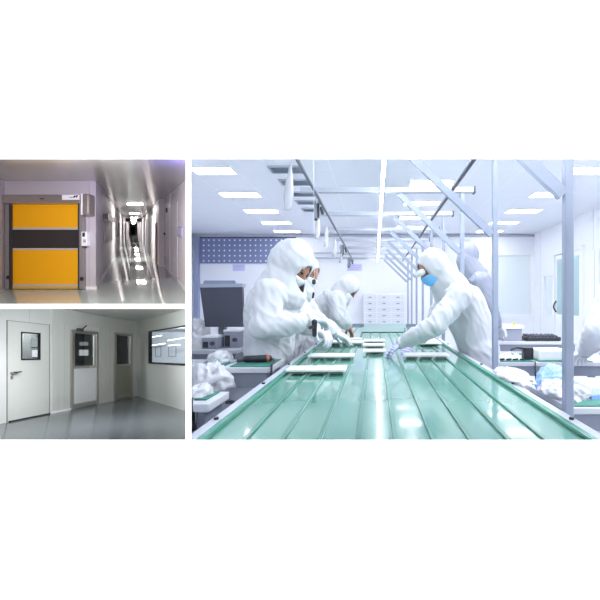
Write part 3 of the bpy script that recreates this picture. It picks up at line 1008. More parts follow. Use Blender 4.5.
def person(label, J, F, U, mask=None, goggles=False, suit=None, gloves=(True, True), seed=1, bulk=1.0, glove_mat=None, hood_scale=1.0, curl=(.5, .5), hand_dirs=None, feet_dir=(1, 0, 0)):
    """J: joints in world metres - head, neck, chest, pelvis, and per side sh, el, wr, ha, hip, kn, an (0 = side toward the camera)"""
    suit = suit or M_suit
    F, U, R = frame(F, U)
    H = V(J['head'])
    base = V((J['pelvis'][0], J['pelvis'][1], 0))
    # --- body: one continuous skin from head to feet
    mb = MB()
    A = Matrix((R, F, U)).transposed()
    mb.ell(H + U * .02, .075, .094, .105, A)
    mb.ell(H + F * .025 - U * .055, .056, .062, .062, A)                      # jaw
    mb.capsule(H + F * .088 + U * .012, H + F * .106 - U * .022, .011, .015, 8, 3)   # nose
    mb.capsule(H + F * .086 - U * .058 - R * .018, H + F * .086 - U * .058 + R * .018, .010, .010, 8, 3)   # lips
    for s in (-1, 1):
        mb.ell(H + R * (s * .077) - F * .008 - U * .005, .012, .02, .03, A, 10, 6)   # ears
        mb.capsule(H + F * .085 + U * .032 + R * (s * .012), H + F * .078 + U * .034 + R * (s * .045), .010, .009, 8, 3)   # brow
    ne, ch, pe = V(J['neck']), V(J['chest']), V(J['pelvis'])
    mb.capsule(H - U * .06 - F * .02, ne, .052, .058)
    mb.capsule(ne, ch, .07, .12)
    mb.capsule(ch, pe, .13, .125)
    for k in (0, 1):
        sh, el, wr, ha = (V(J[n][k]) for n in ('sh', 'el', 'wr', 'ha'))
        hip, kn, an = (V(J[n][k]) for n in ('hip', 'kn', 'an'))
        mb.capsule(ch.lerp(ne, .6), sh, .07, .055)
        mb.capsule(sh, el, .05, .04)
        mb.capsule(el, wr, .04, .027)
        D = (ha - wr)
        N = V(hand_dirs[k]) if hand_dirs else V((0, 0, -1))
        if gloves[k]:
            mb.capsule(wr, wr + D.normalized() * .06, .016, .010)
        else:
            add_hand(mb, wr, D, N, -1 if k else 1, 1.05, curl[k])
        mb.capsule(pe, hip, .11, .09)
        mb.capsule(hip, kn, .085, .058)
        mb.capsule(kn, an, .055, .042)
        mb.capsule(an, an + V(feet_dir).normalized() * .15 - V((0, 0, an.z - .045)), .045, .035)
    body = mb.build('person', M_skin, origin=base)
    remesh(body, .007, 3)
    tag(body, label, 'person', 'workers in white coveralls')
    # --- eyes
    for s in (-1, 1):
        MB().ell(H + F * .082 + U * .012 + R * (s * .031), .015, .010, .009, A, 12, 8).build('eye', M_dark, body, smooth=True)
    # --- coverall
    mb = MB()
    mb.capsule(ne, ch, .10 * bulk, .165 * bulk)
    mb.capsule(ch, ch.lerp(pe, .6), .17 * bulk, .165 * bulk)
    mb.capsule(ch.lerp(pe, .5), pe, .165 * bulk, .165 * bulk)
    for k in (0, 1):
        sh, el, wr = (V(J[n][k]) for n in ('sh', 'el', 'wr'))
        hip, kn, an = (V(J[n][k]) for n in ('hip', 'kn', 'an'))
        mb.capsule(ch.lerp(ne, .5), sh, .12 * bulk, .092 * bulk)
        mb.capsule(sh, el, .092 * bulk, .080 * bulk)
        mb.capsule(el, el.lerp(wr, .8), .080 * bulk, .062 * bulk)
        mb.capsule(el.lerp(wr, .8), wr, .060 * bulk, .040)
        mb.capsule(pe, hip, .14 * bulk, .12 * bulk)
        mb.capsule(hip, kn, .118 * bulk, .09 * bulk)
        mb.capsule(kn, an + V((0, 0, .03)), .09 * bulk, .072)
    cv = mb.build('coverall', suit, body)
    remesh(cv, .009, 12, .013, .17, seed)
    # --- hood with a face opening
    mb = MB()
    hs = hood_scale
    mb.ell(H - F * (.02 + .13 * (hs - 1)) + U * .015, .112 * hs, .125 * hs, .138 * hs, A)
    mb.capsule(H - F * .035 - U * .06, ne + (ch - ne) * .25, .105 * hs, .142 * hs)
    hd = mb.build('hood', suit, body)
    remesh(hd, .009, 8, .008, .15, seed + 5)
    bm = bmesh.new()
    bm.from_mesh(hd.data)
    kill = []
    for v in bm.verts:
        d = v.co + base - H
        f, u, r = d.dot(F), d.dot(U), d.dot(R)
        if f > .03 and (r / .068) ** 2 + ((u - .0) / .082) ** 2 < 1:
            kill.append(v)
    bmesh.ops.delete(bm, geom=kill, context='VERTS')
    bm.to_mesh(hd.data)
    bm.free()
    sl = hd.modifiers.new('thick', 'SOLIDIFY')
    sl.thickness = .006
    # --- mask
    if mask:
        mb = MB()
        mb.ell(H + F * .01 - U * .03, .086, .108, .092, A, 28, 20)
        kill = []
        for v in mb.bm.verts:
            d = v.co - H
            f, u, r = d.dot(F), d.dot(U), d.dot(R)
            if not (f > .012 and -.105 < u < -.002):
                kill.append(v)
        bmesh.ops.delete(mb.bm, geom=kill, context='VERTS')
        mk = mb.build('face_mask', mask, body, smooth=True)
        mk.modifiers.new('thick', 'SOLIDIFY').thickness = .005
    if goggles:
        mb = MB()
        mb.capsule(H + F * .10 + U * .02 - R * .04, H + F * .10 + U * .02 + R * .04, .024, .024)
        mb.build('goggles', M_maskw, body, smooth=True)
    # --- gloves
    for k in (0, 1):
        if gloves[k]:
            wr, ha = V(J['wr'][k]), V(J['ha'][k])
            N = V(hand_dirs[k]) if hand_dirs else V((0, 0, -1))
            mb = MB()
            D = (ha - wr).normalized()
            mb.capsule(wr - D * .02, wr + D * .025, .036, .030)
            add_hand(mb, wr, D, N, -1 if k else 1, 1.08, curl[k], 1.12)
            gl = mb.build('glove', glove_mat or M_gl, body)
            remesh(gl, .0045, 2)
    # --- elastic cuffs and the rim of the hood
    for k in (0, 1):
        el, wr = V(J['el'][k]), V(J['wr'][k])
        d = (wr - el).normalized()
        MB().cyl(wr - d * .004, wr + d * .022, .044, .040, 18).build('cuff', suit, body, smooth=True)
    # --- boots
    for k in (0, 1):
        an = V(J['an'][k])
        d = V(feet_dir).normalized()
        mb = MB()
        mb.capsule(V((an.x, an.y, .06)) - d * .04, V((an.x, an.y, .055)) + d * .16, .06, .05)
        mb.capsule(V((an.x, an.y, .06)), V((an.x, an.y, .2)), .062, .068)
        bt = mb.build('boot', M_white, body)
        remesh(bt, .012, 4)
        for v in bt.data.vertices:
            v.co.z = max(v.co.z, .001)
    return body


# striped glove
M_glove = bpy.data.materials.new('striped_glove')
M_glove.use_nodes = True
nt = M_glove.node_tree
b = nt.nodes['Principled BSDF']
tc = nt.nodes.new('ShaderNodeTexCoord')
wv = nt.nodes.new('ShaderNodeTexWave'); wv.inputs['Scale'].default_value = 22; wv.bands_direction = 'DIAGONAL'
nt.links.new(tc.outputs['Object'], wv.inputs['Vector'])
cr = nt.nodes.new('ShaderNodeValToRGB')
cr.color_ramp.elements[0].position = .22; cr.color_ramp.elements[0].color = (.38, .32, .72, 1)
cr.color_ramp.elements[1].position = .4; cr.color_ramp.elements[1].color = (.74, .74, .86, 1)
nt.links.new(wv.outputs[0], cr.inputs[0]); nt.links.new(cr.outputs[0], b.inputs['Base Color'])
b.inputs['Roughness'].default_value = .8


def two(a, bb):
    return (V(a), V(bb))


# right worker with the blue mask
person('person in white hooded coverall and blue mask reaching across the conveyor from the right',
       dict(head=(.425, 2.93, 1.475), neck=(.53, 2.95, 1.36), chest=(.655, 2.97, 1.22), pelvis=(.762, 2.98, .94),
            sh=two((.585, 2.74, 1.285), (.585, 3.17, 1.285)), el=two((.40, 2.66, 1.075), (.46, 3.2, 1.06)),
            wr=two((.185, 2.76, .955), (.30, 3.05, .955)), ha=two((.10, 2.80, .885), (.24, 2.98, .90)),
            hip=two((.785, 2.90, .88), (.785, 3.08, .88)), kn=two((.79, 2.89, .48), (.79, 3.09, .48)), an=two((.88, 2.89, .09), (.88, 3.09, .09))),
       (-.85, -.22, -.47), (-.45, 0, .9), mask=M_maskb, goggles=True, seed=1, bulk=.93, glove_mat=M_glove, curl=(.45, .5), feet_dir=(-1, 0, 0))

# left near worker
person('person in white hooded coverall nearest the camera, bending over the conveyor from the left',
       dict(head=(-.54, 2.68, 1.46), neck=(-.62, 2.68, 1.34), chest=(-.695, 2.7, 1.2), pelvis=(-.72, 2.72, .93),
            sh=two((-.65, 2.49, 1.29), (-.63, 2.88, 1.29)), el=two((-.675, 2.40, 1.09), (-.54, 2.95, 1.08)),
            wr=two((-.42, 2.5, 1.12), (-.40, 2.78, 1.06)), ha=two((-.35, 2.57, 1.12), (-.34, 2.74, 1.02)),
            hip=two((-.72, 2.62, .88), (-.72, 2.82, .88)), kn=two((-.70, 2.62, .48), (-.70, 2.83, .48)), an=two((-.75, 2.62, .09), (-.75, 2.83, .09))),
       (.74, -.30, -.60), (.62, 0, .78), mask=M_maskw, seed=2, bulk=1.05, hood_scale=1.24, curl=(.9, .9))

# second left worker, mostly hidden
person('person in white hooded coverall and mask partly hidden behind the nearest left worker',
       dict(head=(-.585, 3.42, 1.48), neck=(-.64, 3.41, 1.37), chest=(-.72, 3.42, 1.22), pelvis=(-.76, 3.43, .93),
            sh=two((-.66, 3.22, 1.29), (-.66, 3.6, 1.29)), el=two((-.55, 3.15, 1.08), (-.55, 3.62, 1.08)),
            wr=two((-.34, 3.25, .98), (-.34, 3.45, .98)), ha=two((-.26, 3.29, .94), (-.26, 3.45, .94)),
            hip=two((-.76, 3.33, .88), (-.76, 3.53, .88)), kn=two((-.74, 3.33, .48), (-.74, 3.53, .48)), an=two((-.77, 3.33, .09), (-.77, 3.53, .09))),
       (.88, -.25, -.40), (.4, 0, .9), mask=M_maskw, seed=3)

# third left worker, leaning far in with bare hands
person('person in white hooded coverall leaning low over the conveyor with bare hands on a panel',
       dict(head=(-.285, 4.2, 1.37), neck=(-.365, 4.2, 1.29), chest=(-.46, 4.2, 1.19), pelvis=(-.70, 4.2, .96),
            sh=two((-.385, 4.0, 1.25), (-.385, 4.38, 1.25)), el=two((-.36, 3.97, 1.10), (-.42, 4.45, 1.05)),
            wr=two((-.275, 4.08, .99), (-.42, 4.34, .94)), ha=two((-.235, 4.10, .90), (-.36, 4.28, .89)),
            hip=two((-.72, 4.1, .9), (-.72, 4.3, .9)), kn=two((-.72, 4.1, .49), (-.72, 4.3, .49)), an=two((-.76, 4.1, .09), (-.76, 4.3, .09))),
       (.62, -.1, -.78), (.78, 0, .62), mask=M_maskw, seed=4, hood_scale=.95, gloves=(False, False), curl=(.55, .5))

# worker behind the right one, turned away
person('person in bluish-white coverall standing turned away behind the masked right worker',
       dict(head=(1.02, 4.35, 1.72), neck=(1.07, 4.33, 1.56), chest=(1.12, 4.32, 1.34), pelvis=(1.14, 4.32, .95),
            sh=two((1.1, 4.12, 1.44), (1.14, 4.52, 1.44)), el=two((1.17, 4.08, 1.18), (1.22, 4.55, 1.18)),
            wr=two((1.29, 4.2, .99), (1.36, 4.45, 1.0)), ha=two((1.34, 4.25, .92), (1.42, 4.43, .94)),
            hip=two((1.14, 4.22, .9), (1.14, 4.42, .9)), kn=two((1.15, 4.22, .49), (1.15, 4.42, .49)), an=two((1.12, 4.22, .09), (1.12, 4.42, .09))),
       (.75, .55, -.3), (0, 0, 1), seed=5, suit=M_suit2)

# worker cut by the right edge
person('person in white coverall at the right edge, seen only by sleeve and side',
       dict(head=(1.66, 2.72, 1.56), neck=(1.69, 2.72, 1.43), chest=(1.72, 2.74, 1.24), pelvis=(1.75, 2.75, .93),
            sh=two((1.60, 2.68, 1.30), (1.84, 2.84, 1.31)), el=two((1.475, 2.66, 1.05), (1.86, 3.0, 1.08)),
            wr=two((1.52, 2.9, .87), (1.76, 3.16, .93)), ha=two((1.54, 2.98, .83), (1.72, 3.2, .88)),
            hip=two((1.67, 2.72, .88), (1.83, 2.78, .88)), kn=two((1.67, 2.74, .48), (1.83, 2.8, .48)), an=two((1.67, 2.72, .09), (1.83, 2.78, .09))),
       (-.3, .9, -.3), (0, 0, 1), seed=6, feet_dir=(-.2, 1, 0))

# ================================================================== CORRIDOR (upper left opening)
CVX, CVY = 133.0, 229.0
KX, KZ = (CVX - PX) / FPX, (PY - CVY) / FPX


def C(x, s, h):
    """x across the corridor, s distance from the viewer, h height relative to the viewer's eye; the floor ramps up along it"""
    return V((x + s * KX, s, EYE + h + s * KZ))


HF, HC = -1.5, 1.2
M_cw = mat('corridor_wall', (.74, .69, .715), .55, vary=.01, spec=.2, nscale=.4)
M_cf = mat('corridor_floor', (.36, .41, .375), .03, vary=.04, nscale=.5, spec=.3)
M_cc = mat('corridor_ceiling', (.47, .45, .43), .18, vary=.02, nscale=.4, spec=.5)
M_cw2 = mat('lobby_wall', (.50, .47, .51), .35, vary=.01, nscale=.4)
M_clamp = glow('corridor_lamp', (1, .99, .96), COR_E)
S0, SD, SE = 7.9, 10.0, 105.0
XL, XRc, XR2 = -.93, 1.27, 1.05
XLL = -3.2
SJ = 16.3


def quadwall(name, m, pts, off):
    mb = MB()
    mb.prism(pts, off)
    return struct(mb.build(name, m))


# floor and ceiling, cut to the T of lobby and corridor
fl = [C(XLL, S0, HF), C(1.06, S0, HF), C(XRc + .03, 9.6, HF), C(XRc + .05, SE, HF), C(XL - .03, SE, HF), C(XL - .03, SD + .03, HF), C(XLL, SD + .03, HF)]
quadwall('floor', M_cf, fl, (0, 0, -.04))
S0c = 6.6
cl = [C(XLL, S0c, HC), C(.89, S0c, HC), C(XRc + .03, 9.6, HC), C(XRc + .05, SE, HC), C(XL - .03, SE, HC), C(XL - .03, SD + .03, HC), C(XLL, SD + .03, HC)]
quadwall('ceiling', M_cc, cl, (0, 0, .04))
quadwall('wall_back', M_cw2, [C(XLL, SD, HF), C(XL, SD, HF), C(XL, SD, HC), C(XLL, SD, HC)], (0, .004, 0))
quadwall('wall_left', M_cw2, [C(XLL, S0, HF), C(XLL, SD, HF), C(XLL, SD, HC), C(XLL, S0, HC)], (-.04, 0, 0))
quadwall('wall_left', M_cw, [C(XL, SD + .004, HF), C(XL, SE, HF), C(XL, SE, HC), C(XL, SD + .004, HC)], (-.04, 0, 0))
quadwall('wall_right', M_cw, [C(XRc, 9.35, HF), C(XRc, SJ, HF), C(XRc, SJ, HC), C(XRc, 9.35, HC)], (.035, 0, 0))
quadwall('wall_right', M_cw, [C(XR2, SJ - .3, HF), C(XR2, SE, HF), C(XR2, SE, HC), C(XR2, SJ - .3, HC)], (.1, 0, 0))
quadwall('wall_back', M_cw, [C(XL, SE, HF), C(XR2, SE, HF), C(XR2, SE, HC), C(XL, SE, HC)], (0, .05, 0))
# skirting coves
M_skirt = mat('skirting', (.80, .78, .79), .4, vary=.02)


def run(name, m, x0, x1, s0, s1, h0, h1, parent=None):
    mb = MB().hexa([C(x0, s0, h0), C(x1, s0, h0), C(x1, s1, h0), C(x0, s1, h0), C(x0, s0, h1), C(x1, s0, h1), C(x1, s1, h1), C(x0, s1, h1)])
    return mb.build(name, m, parent)


struct(run('baseboard_left', M_skirt, XL, XL + .02, SD, SE, HF, HF + .07))
struct(run('baseboard_right', M_skirt, XRc - .02, XRc, 9.35, SJ - .3, HF, HF + .07))
struct(run('baseboard_back', M_skirt, -.98 - .2, XL, SD - .02, SD, HF, HF + .06))
# pilaster on the right where the corridor narrows
struct(run('trim_3', mat('pilaster', (.62, .56, .52), .35), XR2 - .02, XRc, SJ - .35, SJ - .2, HF, HC))
struct(run('trim_4', M_skirt, XRc - .03, XRc, S0 + 5.6, S0 + 5.75, HF, HC))

# corridor ceiling lamps
lamp0 = None
for i, s in enumerate((18.8, 30.3, 41.8, 53.3, 64.8, 76, 88)):
    lab = ['nearest', 'second', 'third', 'fourth', 'fifth', 'sixth', 'farthest'][i] + ' bright lamp bar in the corridor ceiling'
    c = C(.1, s, HC)
    if lamp0 is None:
        lamp0 = thing('corridor_lamp', c, lab, 'ceiling light', 'lamp bars along the corridor ceiling')
        MB().hexa([C(-.26, s, HC - .02), C(.46, s, HC - .02), C(.46, s + 1.0, HC - .02), C(-.26, s + 1.0, HC - .02), C(-.26, s, HC - .003), C(.46, s, HC - .003), C(.46, s + 1.0, HC - .003), C(-.26, s + 1.0, HC - .003)]).build('diffuser', M_clamp, lamp0)
        mb = MB()
        for (xa, xb) in ((-.29, -.26), (.46, .49)):
            mb.hexa([C(xa, s, HC - .025), C(xb, s, HC - .025), C(xb, s + 1.0, HC - .025), C(xa, s + 1.0, HC - .025), C(xa, s, HC), C(xb, s, HC), C(xb, s + 1.0, HC), C(xa, s + 1.0, HC)])
        mb.build('frame', M_white, lamp0)
    else:
        dup(lamp0, c - lamp0.location, lab)

# lobby lamp (above and nearer than the picture shows), then an added wall fill and an added blue tint
c = C(-1.3, 5.9, HC - .1)
area('lobby_light', c, C(-1.3, 9.5, -.6), 1.6, .5, 150, (1, .95, .95))
c = C(-2.0, 5.6, .75)
area('lobby_light', c, C(1.27, 12.5, -.5), .6, .3, 62, (1, .95, .96))  # added fill, brightens the right corridor wall
c = C(.855, 6.3, .9)
area('lobby_blue_tint', c, C(.95, 8.2, HC), .04, .3, 26, (.3, .25, 1), 1.3)  # hidden light added for the blue tint on the ceiling

# --- yellow roll-up door on the lobby wall (pixel = 40 per metre at s = 10)


def D(px, py, d=0.0):
    q = C((px - CVX) / 40, SD, (CVY - py) / 40)
    q.y -= d
    return q


def dbox(px0, px1, py0, py1, d0, d1, mb=None):
    k = (SD - d1) / SD          # the given outline is that of the front face
    g = lambda px, py: C((px - CVX) / 40 * k, SD - d1, (CVY - py) / 40 * k)
    a, c = g(px0, py1), g(px1, py0)
    return (mb or MB()).box(a.x, c.x, SD - d1, SD - d0, a.z, c.z)


M_yel = mat('curtain_yellow', (.82, .38, .0), .45, vary=.03, nscale=2, bump=.05, bscale=5)
M_steelw = mat('hood_steel', (.42, .38, .36), .3, metal=.7, vary=.08, nscale=3)
M_guide = mat('guide_grey', (.30, .28, .28), .4, metal=.4)
M_strip = mat('strip_grey', (.45, .42, .40), .4)
M_vis = mat('vision_panel', (.032, .027, .027), .2, vary=.05)
# the curtain hangs between the guides
rd = thing('roll_up_door', D(45, 289), 'yellow roll-up fabric door with dark vision panel and steel housing', 'door')
dbox(2.9, 80, 194.4, 203.2, .003, .20).build('housing', M_steelw, rd, bevel=.015)
for a in ((5.0, 9.6), (78.3, 83.2)):
    dbox(a[0], a[1], 203, 289, .003, .10).build('guide_rail', M_guide, rd, bevel=.004)
cu = dbox(10.2, 78.3, 203, 228, .02, .045).build('upper_curtain', M_yel, rd)
dbox(10.2, 78.3, 250, 284.3, .02, .045).build('lower_curtain', M_yel, rd)
dbox(10.2, 78.3, 229.5, 248.3, .025, .04).build('vision_panel', M_vis, rd)
for a in ((227.6, 229.6), (248.2, 250), (284.3, 286.4)):
    dbox(10.2, 78.3, a[0], a[1], .018, .055).build('stiffener', M_strip, rd)
dbox(10.2, 78.3, 286.4, 288.9, .015, .06).build('bottom_seal', mat('seal_yellow', (.62, .36, .05), .5), rd, bevel=.01)
dbox(9.0, 10.6, 203, 289, .05, .11).build('guide_edge', M_dark, rd)
dbox(77.8, 79.0, 203, 289, .05, .11).build('guide_edge', M_dark, rd)
mo = dbox(80.8, 88.6, 193.4, 214.8, .003, .24).build('motor_cover', M_steelw, rd, bevel=.03)
dbox(80.8, 82.4, 193.6, 214.6, .23, .245).build('motor_edge', M_white, mo)
pl = dbox(62, 79.3, 194.8, 199.8, .2, .206).build('name_plate', M_white, rd)
mb = MB()
for (x0, x1, y0_, y1_) in ((72.8, 74.6, 196.6, 197.6), (74.0, 75.6, 195.5, 197.2), (75.8, 77.9, 195.3, 196.3), (76.2, 77.2, 196.3, 197.6), (69.5, 72.4, 197.0, 197.5)):
    dbox(x0, x1, y0_, y1_, .206, .209, mb)
mb.build('logo', M_dark, pl)
se = dbox(38.5, 45.5, 197.4, 199.6, .2, .22).build('sensor', M_steelw, rd, bevel=.008)
dbox(39.8, 44, 198.3, 199.2, .22, .223).build('sensor_lens', M_dark, se)
for a in ((79.8, 82.4, 277, 280.6), (6.2, 9, 275.5, 279)):
    dbox(*a, .1, .14).build('photocell', M_dark, rd, bevel=.005)
kp = thing('control_box', D(84, 246), 'small white control box with dark display on the wall right of the yellow door', 'control panel')
dbox(81.2, 87.0, 231.5, 246, .003, .12).build('case', M_white, kp, bevel=.01)
dbox(82.3, 84.8, 232.6, 236.6, .12, .125).build('display', M_dark, kp)
dbox(83.0, 85.8, 239.4, 242.6, .12, .13).build('button', M_strip, kp, bevel=.003)
dbox(83, 84.6, 246, 289, .003, .02).build('conduit', M_cw2, kp)
dbox(81.5, 84.5, 245.6, 247.3, .02, .11).build('gland', M_dark, kp)
# wall joints beside the door
struct(dbox(88.9, 89.3, 182, 288.4, .0, .004).build('trim_5', mat('joint', (.38, .36, .38), .5)))

# windows with shutters in the corridor's left wall
M_cwin = mat('shutter_grey', (.17, .16, .165), .5, vary=.06)
for i, (s0, s1, h0, h1) in enumerate(((12.4, 17.7, -.5, .36), (23, 28, -.5, .45), (34, 39, -.5, .45))):
    wn = struct(run(f'window_{3 + i}', M_strip, XL, XL + .03, s0, s1, h0, h1))
    run('pane', M_cwin, XL + .03, XL + .036, s0 + .25, s1 - .25, h0 + .05, h1 - .05, wn)
    if i == 0:
        run('shutter_box', M_steelw, XL + .03, XL + .16, s0 - .1, s1 + .1, .3, .47, wn)
# right wall fittings
t = thing('fire_cabinet', C(XR2, 17.9, -1.2), 'narrow dark red upright panel on the corridor right wall', 'panel')
run('panel', mat('maroon', (.20, .05, .05), .4), XR2 - .05, XR2, 17.2, 18.4, -1.45, .28, t)
run('edge', M_strip, XR2 - .06, XR2 - .05, 17.2, 17.4, -1.45, .28, t)


def onright(px, py):
    s = XRc * FPX / (px - CVX)
    return s, (CVY - py) * s / FPX


d10 = struct(run('door_6', mat('door_joint', (.36, .33, .34), .4), XRc - .012, XRc, onright(162.5, 0)[0] - 2.2, onright(164.2, 0)[0] - .3, HF, .78))
run('door_leaf', M_cw, XRc - .02, XRc - .008, onright(178, 0)[0], onright(165, 0)[0] - .4, HF + .01, .75, d10)
for (px, py, r_, nm, m_) in ((165.8, 233.8, .05, 'knob', M_dark), (165.4, 256, .035, 'lock', M_strip)):
    s, h = onright(px, py)
    q = C(XRc, s, h)
    MB().cyl(q, q + V((-.07, -.02, 0)), r_).build(nm, m_, d10)
s, h = onright(168, 210)
q = C(XRc, s, h)
cl_ = MB().capsule(q + V((-.04, 0, .05)), q + V((-.04, 0, -.06)), .035).build('closer', M_dark, d10, smooth=True)
MB().bar(q + V((-.03, .1, .03)), q + V((-.03, .9, .14)), .03, .03).build('closer_arm', M_strip, cl_)
s0, h0 = onright(182.5, 238)
s1, _ = onright(177.5, 238)
t = thing('wall_sign', C(XRc, (s0 + s1) / 2, -.2), 'lilac framed notice on the right corridor wall', 'notice')
run('frame', mat('lilac_frame', (.35, .33, .62), .4), XRc - .02, XRc, s0, s1, -.2, .06, t)
run('sheet', mat('sheet_pale', (.62, .58, .68), .5), XRc - .024, XRc - .02, s0 + .08, s1 - .08, -.17, .03, t)
# doors along the far corridor
for i, (x, s0, s1) in enumerate(((XR2, 21, 25), (XR2, 30, 35), (XL, 48, 54), (XR2, 44, 50))):
    sg = -1 if x > 0 else 1
    d = struct(run(f'door_{2 + i}', M_strip, x, x + sg * .05, s0, s1, HF, .75))
    run('door_leaf', M_cw2, x + sg * .05, x + sg * .06, s0 + .3, s1 - .3, HF + .02, .68, d)
# dark far end and hanging signs
struct(run('door_12', M_dark, -.45, .5, SE - .1, SE - .02, HF, .5))
for x0, x1, lab in ((-.85, -.3, 'dark hanging sign at the far end of the corridor, left one'), (.45, 1.0, 'dark hanging sign at the far end of the corridor, right one')):
    tag(run('hanging_sign', M_darkgrey, x0, x1, 46, 46.1, .85, 1.19), lab, 'sign')

# ================================================================== CLEAN ROOM ENTRANCE (lower left opening)
HZ = 355.5
BF, BC = -1.5, 1.25
KB = (PY - HZ) / FPX


def B(px, y, h):
    """point at image column px, y metres away, h relative to eye level; the floor slopes gently down"""
    return V(((px - PX) * y / FPX, y, EYE + h + y * KB))


yl = lambda px: 600 / (68.5 - .203 * px)
yr = lambda px: 600 / (40.7 + .306 * (px - 137))
Lp0, Lp1 = B(0, yl(0), 0), B(137, yl(137), 0)
LN = V((Lp1.y - Lp0.y, -(Lp1.x - Lp0.x), 0)).normalized()      # into the room
Rp0, Rp1 = B(137, yr(137), 0), B(186, yr(186), 0)
RN = V((Rp1.y - Rp0.y, -(Rp1.x - Rp0.x), 0)).normalized()
if RN.y > 0:
    RN = -RN


def lwall(px, h, d):
    return B(px, yl(px), h) + LN * d


def rwall(px, h, d):
    return B(px, yr(px), h) + RN * d


M_bw = seam_mat('entrance_wall', (.60, .62, .61), (.47, .49, .48), .35, (0, 1.2), (0, 1), .018, spec=.4)
M_bw2 = seam_mat('entrance_wall_right', (.64, .66, .63), (.54, .56, .54), .4, (.9, 0), (0, 1), .012, spec=.4)
M_bf = mat('entrance_floor', (.095, .107, .12), .16, vary=.05, nscale=.6, spec=.25)
M_bc = mat('entrance_ceiling', (.75, .75, .71), .5, vary=.02)
M_bdoor = mat('door_grey', (.56, .58, .56), .4, vary=.02)
pn, pf = -1.5, 137
cor = B(137, yl(137), 0)
ynear = 6.6


def gp(x, y, h):
    return V((x, y, EYE + h + y * KB))


lw0 = B(-1.5, yl(-1.5), 0)
rw1 = B(188.2, yr(188.2), 0)
quadwall('floor', M_bf, [gp(lw0.x - .02, lw0.y, BF), gp((-4 - PX) * ynear / FPX, ynear, BF), gp((187.5 - PX) * ynear / FPX, ynear, BF), gp(rw1.x, rw1.y, BF), gp(cor.x, cor.y + .02, BF)], (0, 0, -.04))
quadwall('ceiling', M_bc, [gp(Lp0.x + (Lp1.x - Lp0.x) * (10.1 - Lp0.y) / (Lp1.y - Lp0.y) - .05, 10.1, BC), gp((187.5 - PX) * 10.1 / FPX, 10.1, BC), gp(rw1.x, rw1.y + .05, BC), gp(cor.x - .04, cor.y + .1, BC)], (0, 0, .04))
# left wall with two glazed door openings, right wall with a window opening


def holed(name, m, wall, p0, p1, h0, h1, holes, thick):
    px = sorted({p0, p1, *[a for q in holes for a in q[:2]]})
    hh = sorted({h0, h1, *[a for q in holes for a in q[2:]]})
    mb = MB()
    for a, b2 in zip(px, px[1:]):
        for c, d in zip(hh, hh[1:]):
            mx_, mh = (a + b2) / 2, (c + d) / 2
            if any(q[0] < mx_ < q[1] and q[2] < mh < q[3] for q in holes):
                continue
            slab(mb, wall, a, b2, c, d, -thick, 0)
    bmesh.ops.remove_doubles(mb.bm, verts=mb.bm.verts, dist=1e-5)
    seen = {}
    for f in mb.bm.faces:
        key = tuple(sorted(v.index for v in f.verts))
    return struct(mb.build(name, m, origin=(0, 0, 0)))


DR2 = (70.3, 97, -1.5, .72)
DR3 = (113.3, 131.3, -1.5, .76)
WN = (149.2, 188.15, -.262, .82)
GL2 = (73.8, 93.8, -.30, .63)
GL3 = (115.4, 129.3, -.29, .68)
DG1 = (20, 39.2, -.11, .555)
holed('wall_left', M_bw, lwall, -1.5, 137, BF, 1.25, [DG1, GL2, GL3, (-1.5, 45, 1.18, 1.25)], .022)
holed('wall_right', M_bw2, rwall, 137, 188.2, BF, BC, [WN], .06)
# bulkhead band and panel joints
struct(slab(MB(), lwall, 52, 136.8, .86, 1.24, .0, .03).build('trim_6', M_bdoor))
struct(slab(MB(), lwall, 51.5, 57.5, BF, .86, 0, .03).build('trim_7', M_bdoor))
struct(slab(MB(), lwall, 98, 112.5, BF, .86, 0, .012).build('trim_8', seam_mat('ribbed', (.58, .59, .55), (.46, .47, .44), .4, (0, .22), (0, 1), .014)))
struct(slab(MB(), lwall, 58, 69.8, BF, .86, 0, .012).build('trim_9', MATS.get('x') or seam_mat('ribbed2', (.58, .60, .57), (.46, .47, .45), .4, (0, .22), (0, 1), .014)))
struct(slab(MB(), lwall, 50, 69.5, BF, BF + .05, .03, .045).build('baseboard_left', M_skirt))

# white door
M_line = mat('door_gap', (.28, .29, .29), .5)
M_clear = glass_mat('clear_pane', (.86, .9, .9), .22)
M_clear2 = glass_mat('dim_pane', (.55, .57, .57), .10)
M_blackframe = mat('black_frame', (.012, .012, .014), .4)
dr = struct(slab(MB(), lwall, 6.3, 6.9, BF, .79, .0, .022).build('door_7', M_line))
slab(MB(), lwall, 48.1, 48.8, BF, .79, .0, .03).build('door_gap', M_line, dr)
slab(MB(), lwall, 6.2, 48.8, .775, .79, .0, .03).build('door_gap', M_line, dr)
slab(MB(), lwall, 8.5, 48.8, BF, BF + .03, .0, .035).build('sweep', M_blackframe, dr)
mb = MB()
for q in ((6.9, 20, BF + .03, .775), (39.2, 48.1, BF + .03, .775), (20, 39.2, BF + .03, -.11), (20, 39.2, .555, .775)):
    slab(mb, lwall, *q, .0, .02)
lf = mb.build('door_leaf', M_bdoor, dr)
mb = MB()
for q in ((20, 39.2, -.11, -.08), (20, 39.2, .525, .555), (20, 20.9, -.08, .525), (38.4, 39.2, -.08, .525)):
    slab(mb, lwall, *q, -.02, .035)
wf = mb.build('window_frame', M_blackframe, lf)
slab(MB(), lwall, 20.9, 38.4, -.08, .525, -.012, -.006).build('pane', M_clear, wf)
h0 = lwall(9.6, -.39, .02)
ha = MB().cyl(h0, h0 + LN * .07, .02).build('door_handle', M_steelw, lf)
MB().bar(h0 + LN * .07, lwall(17, -.375, .09), .03, .028).build('lever', M_darkgrey, ha)
slab(MB(), lwall, 9.2, 11.6, -.53, -.46, .02, .035).build('lock', M_steelw, lf)
# steel framed doors


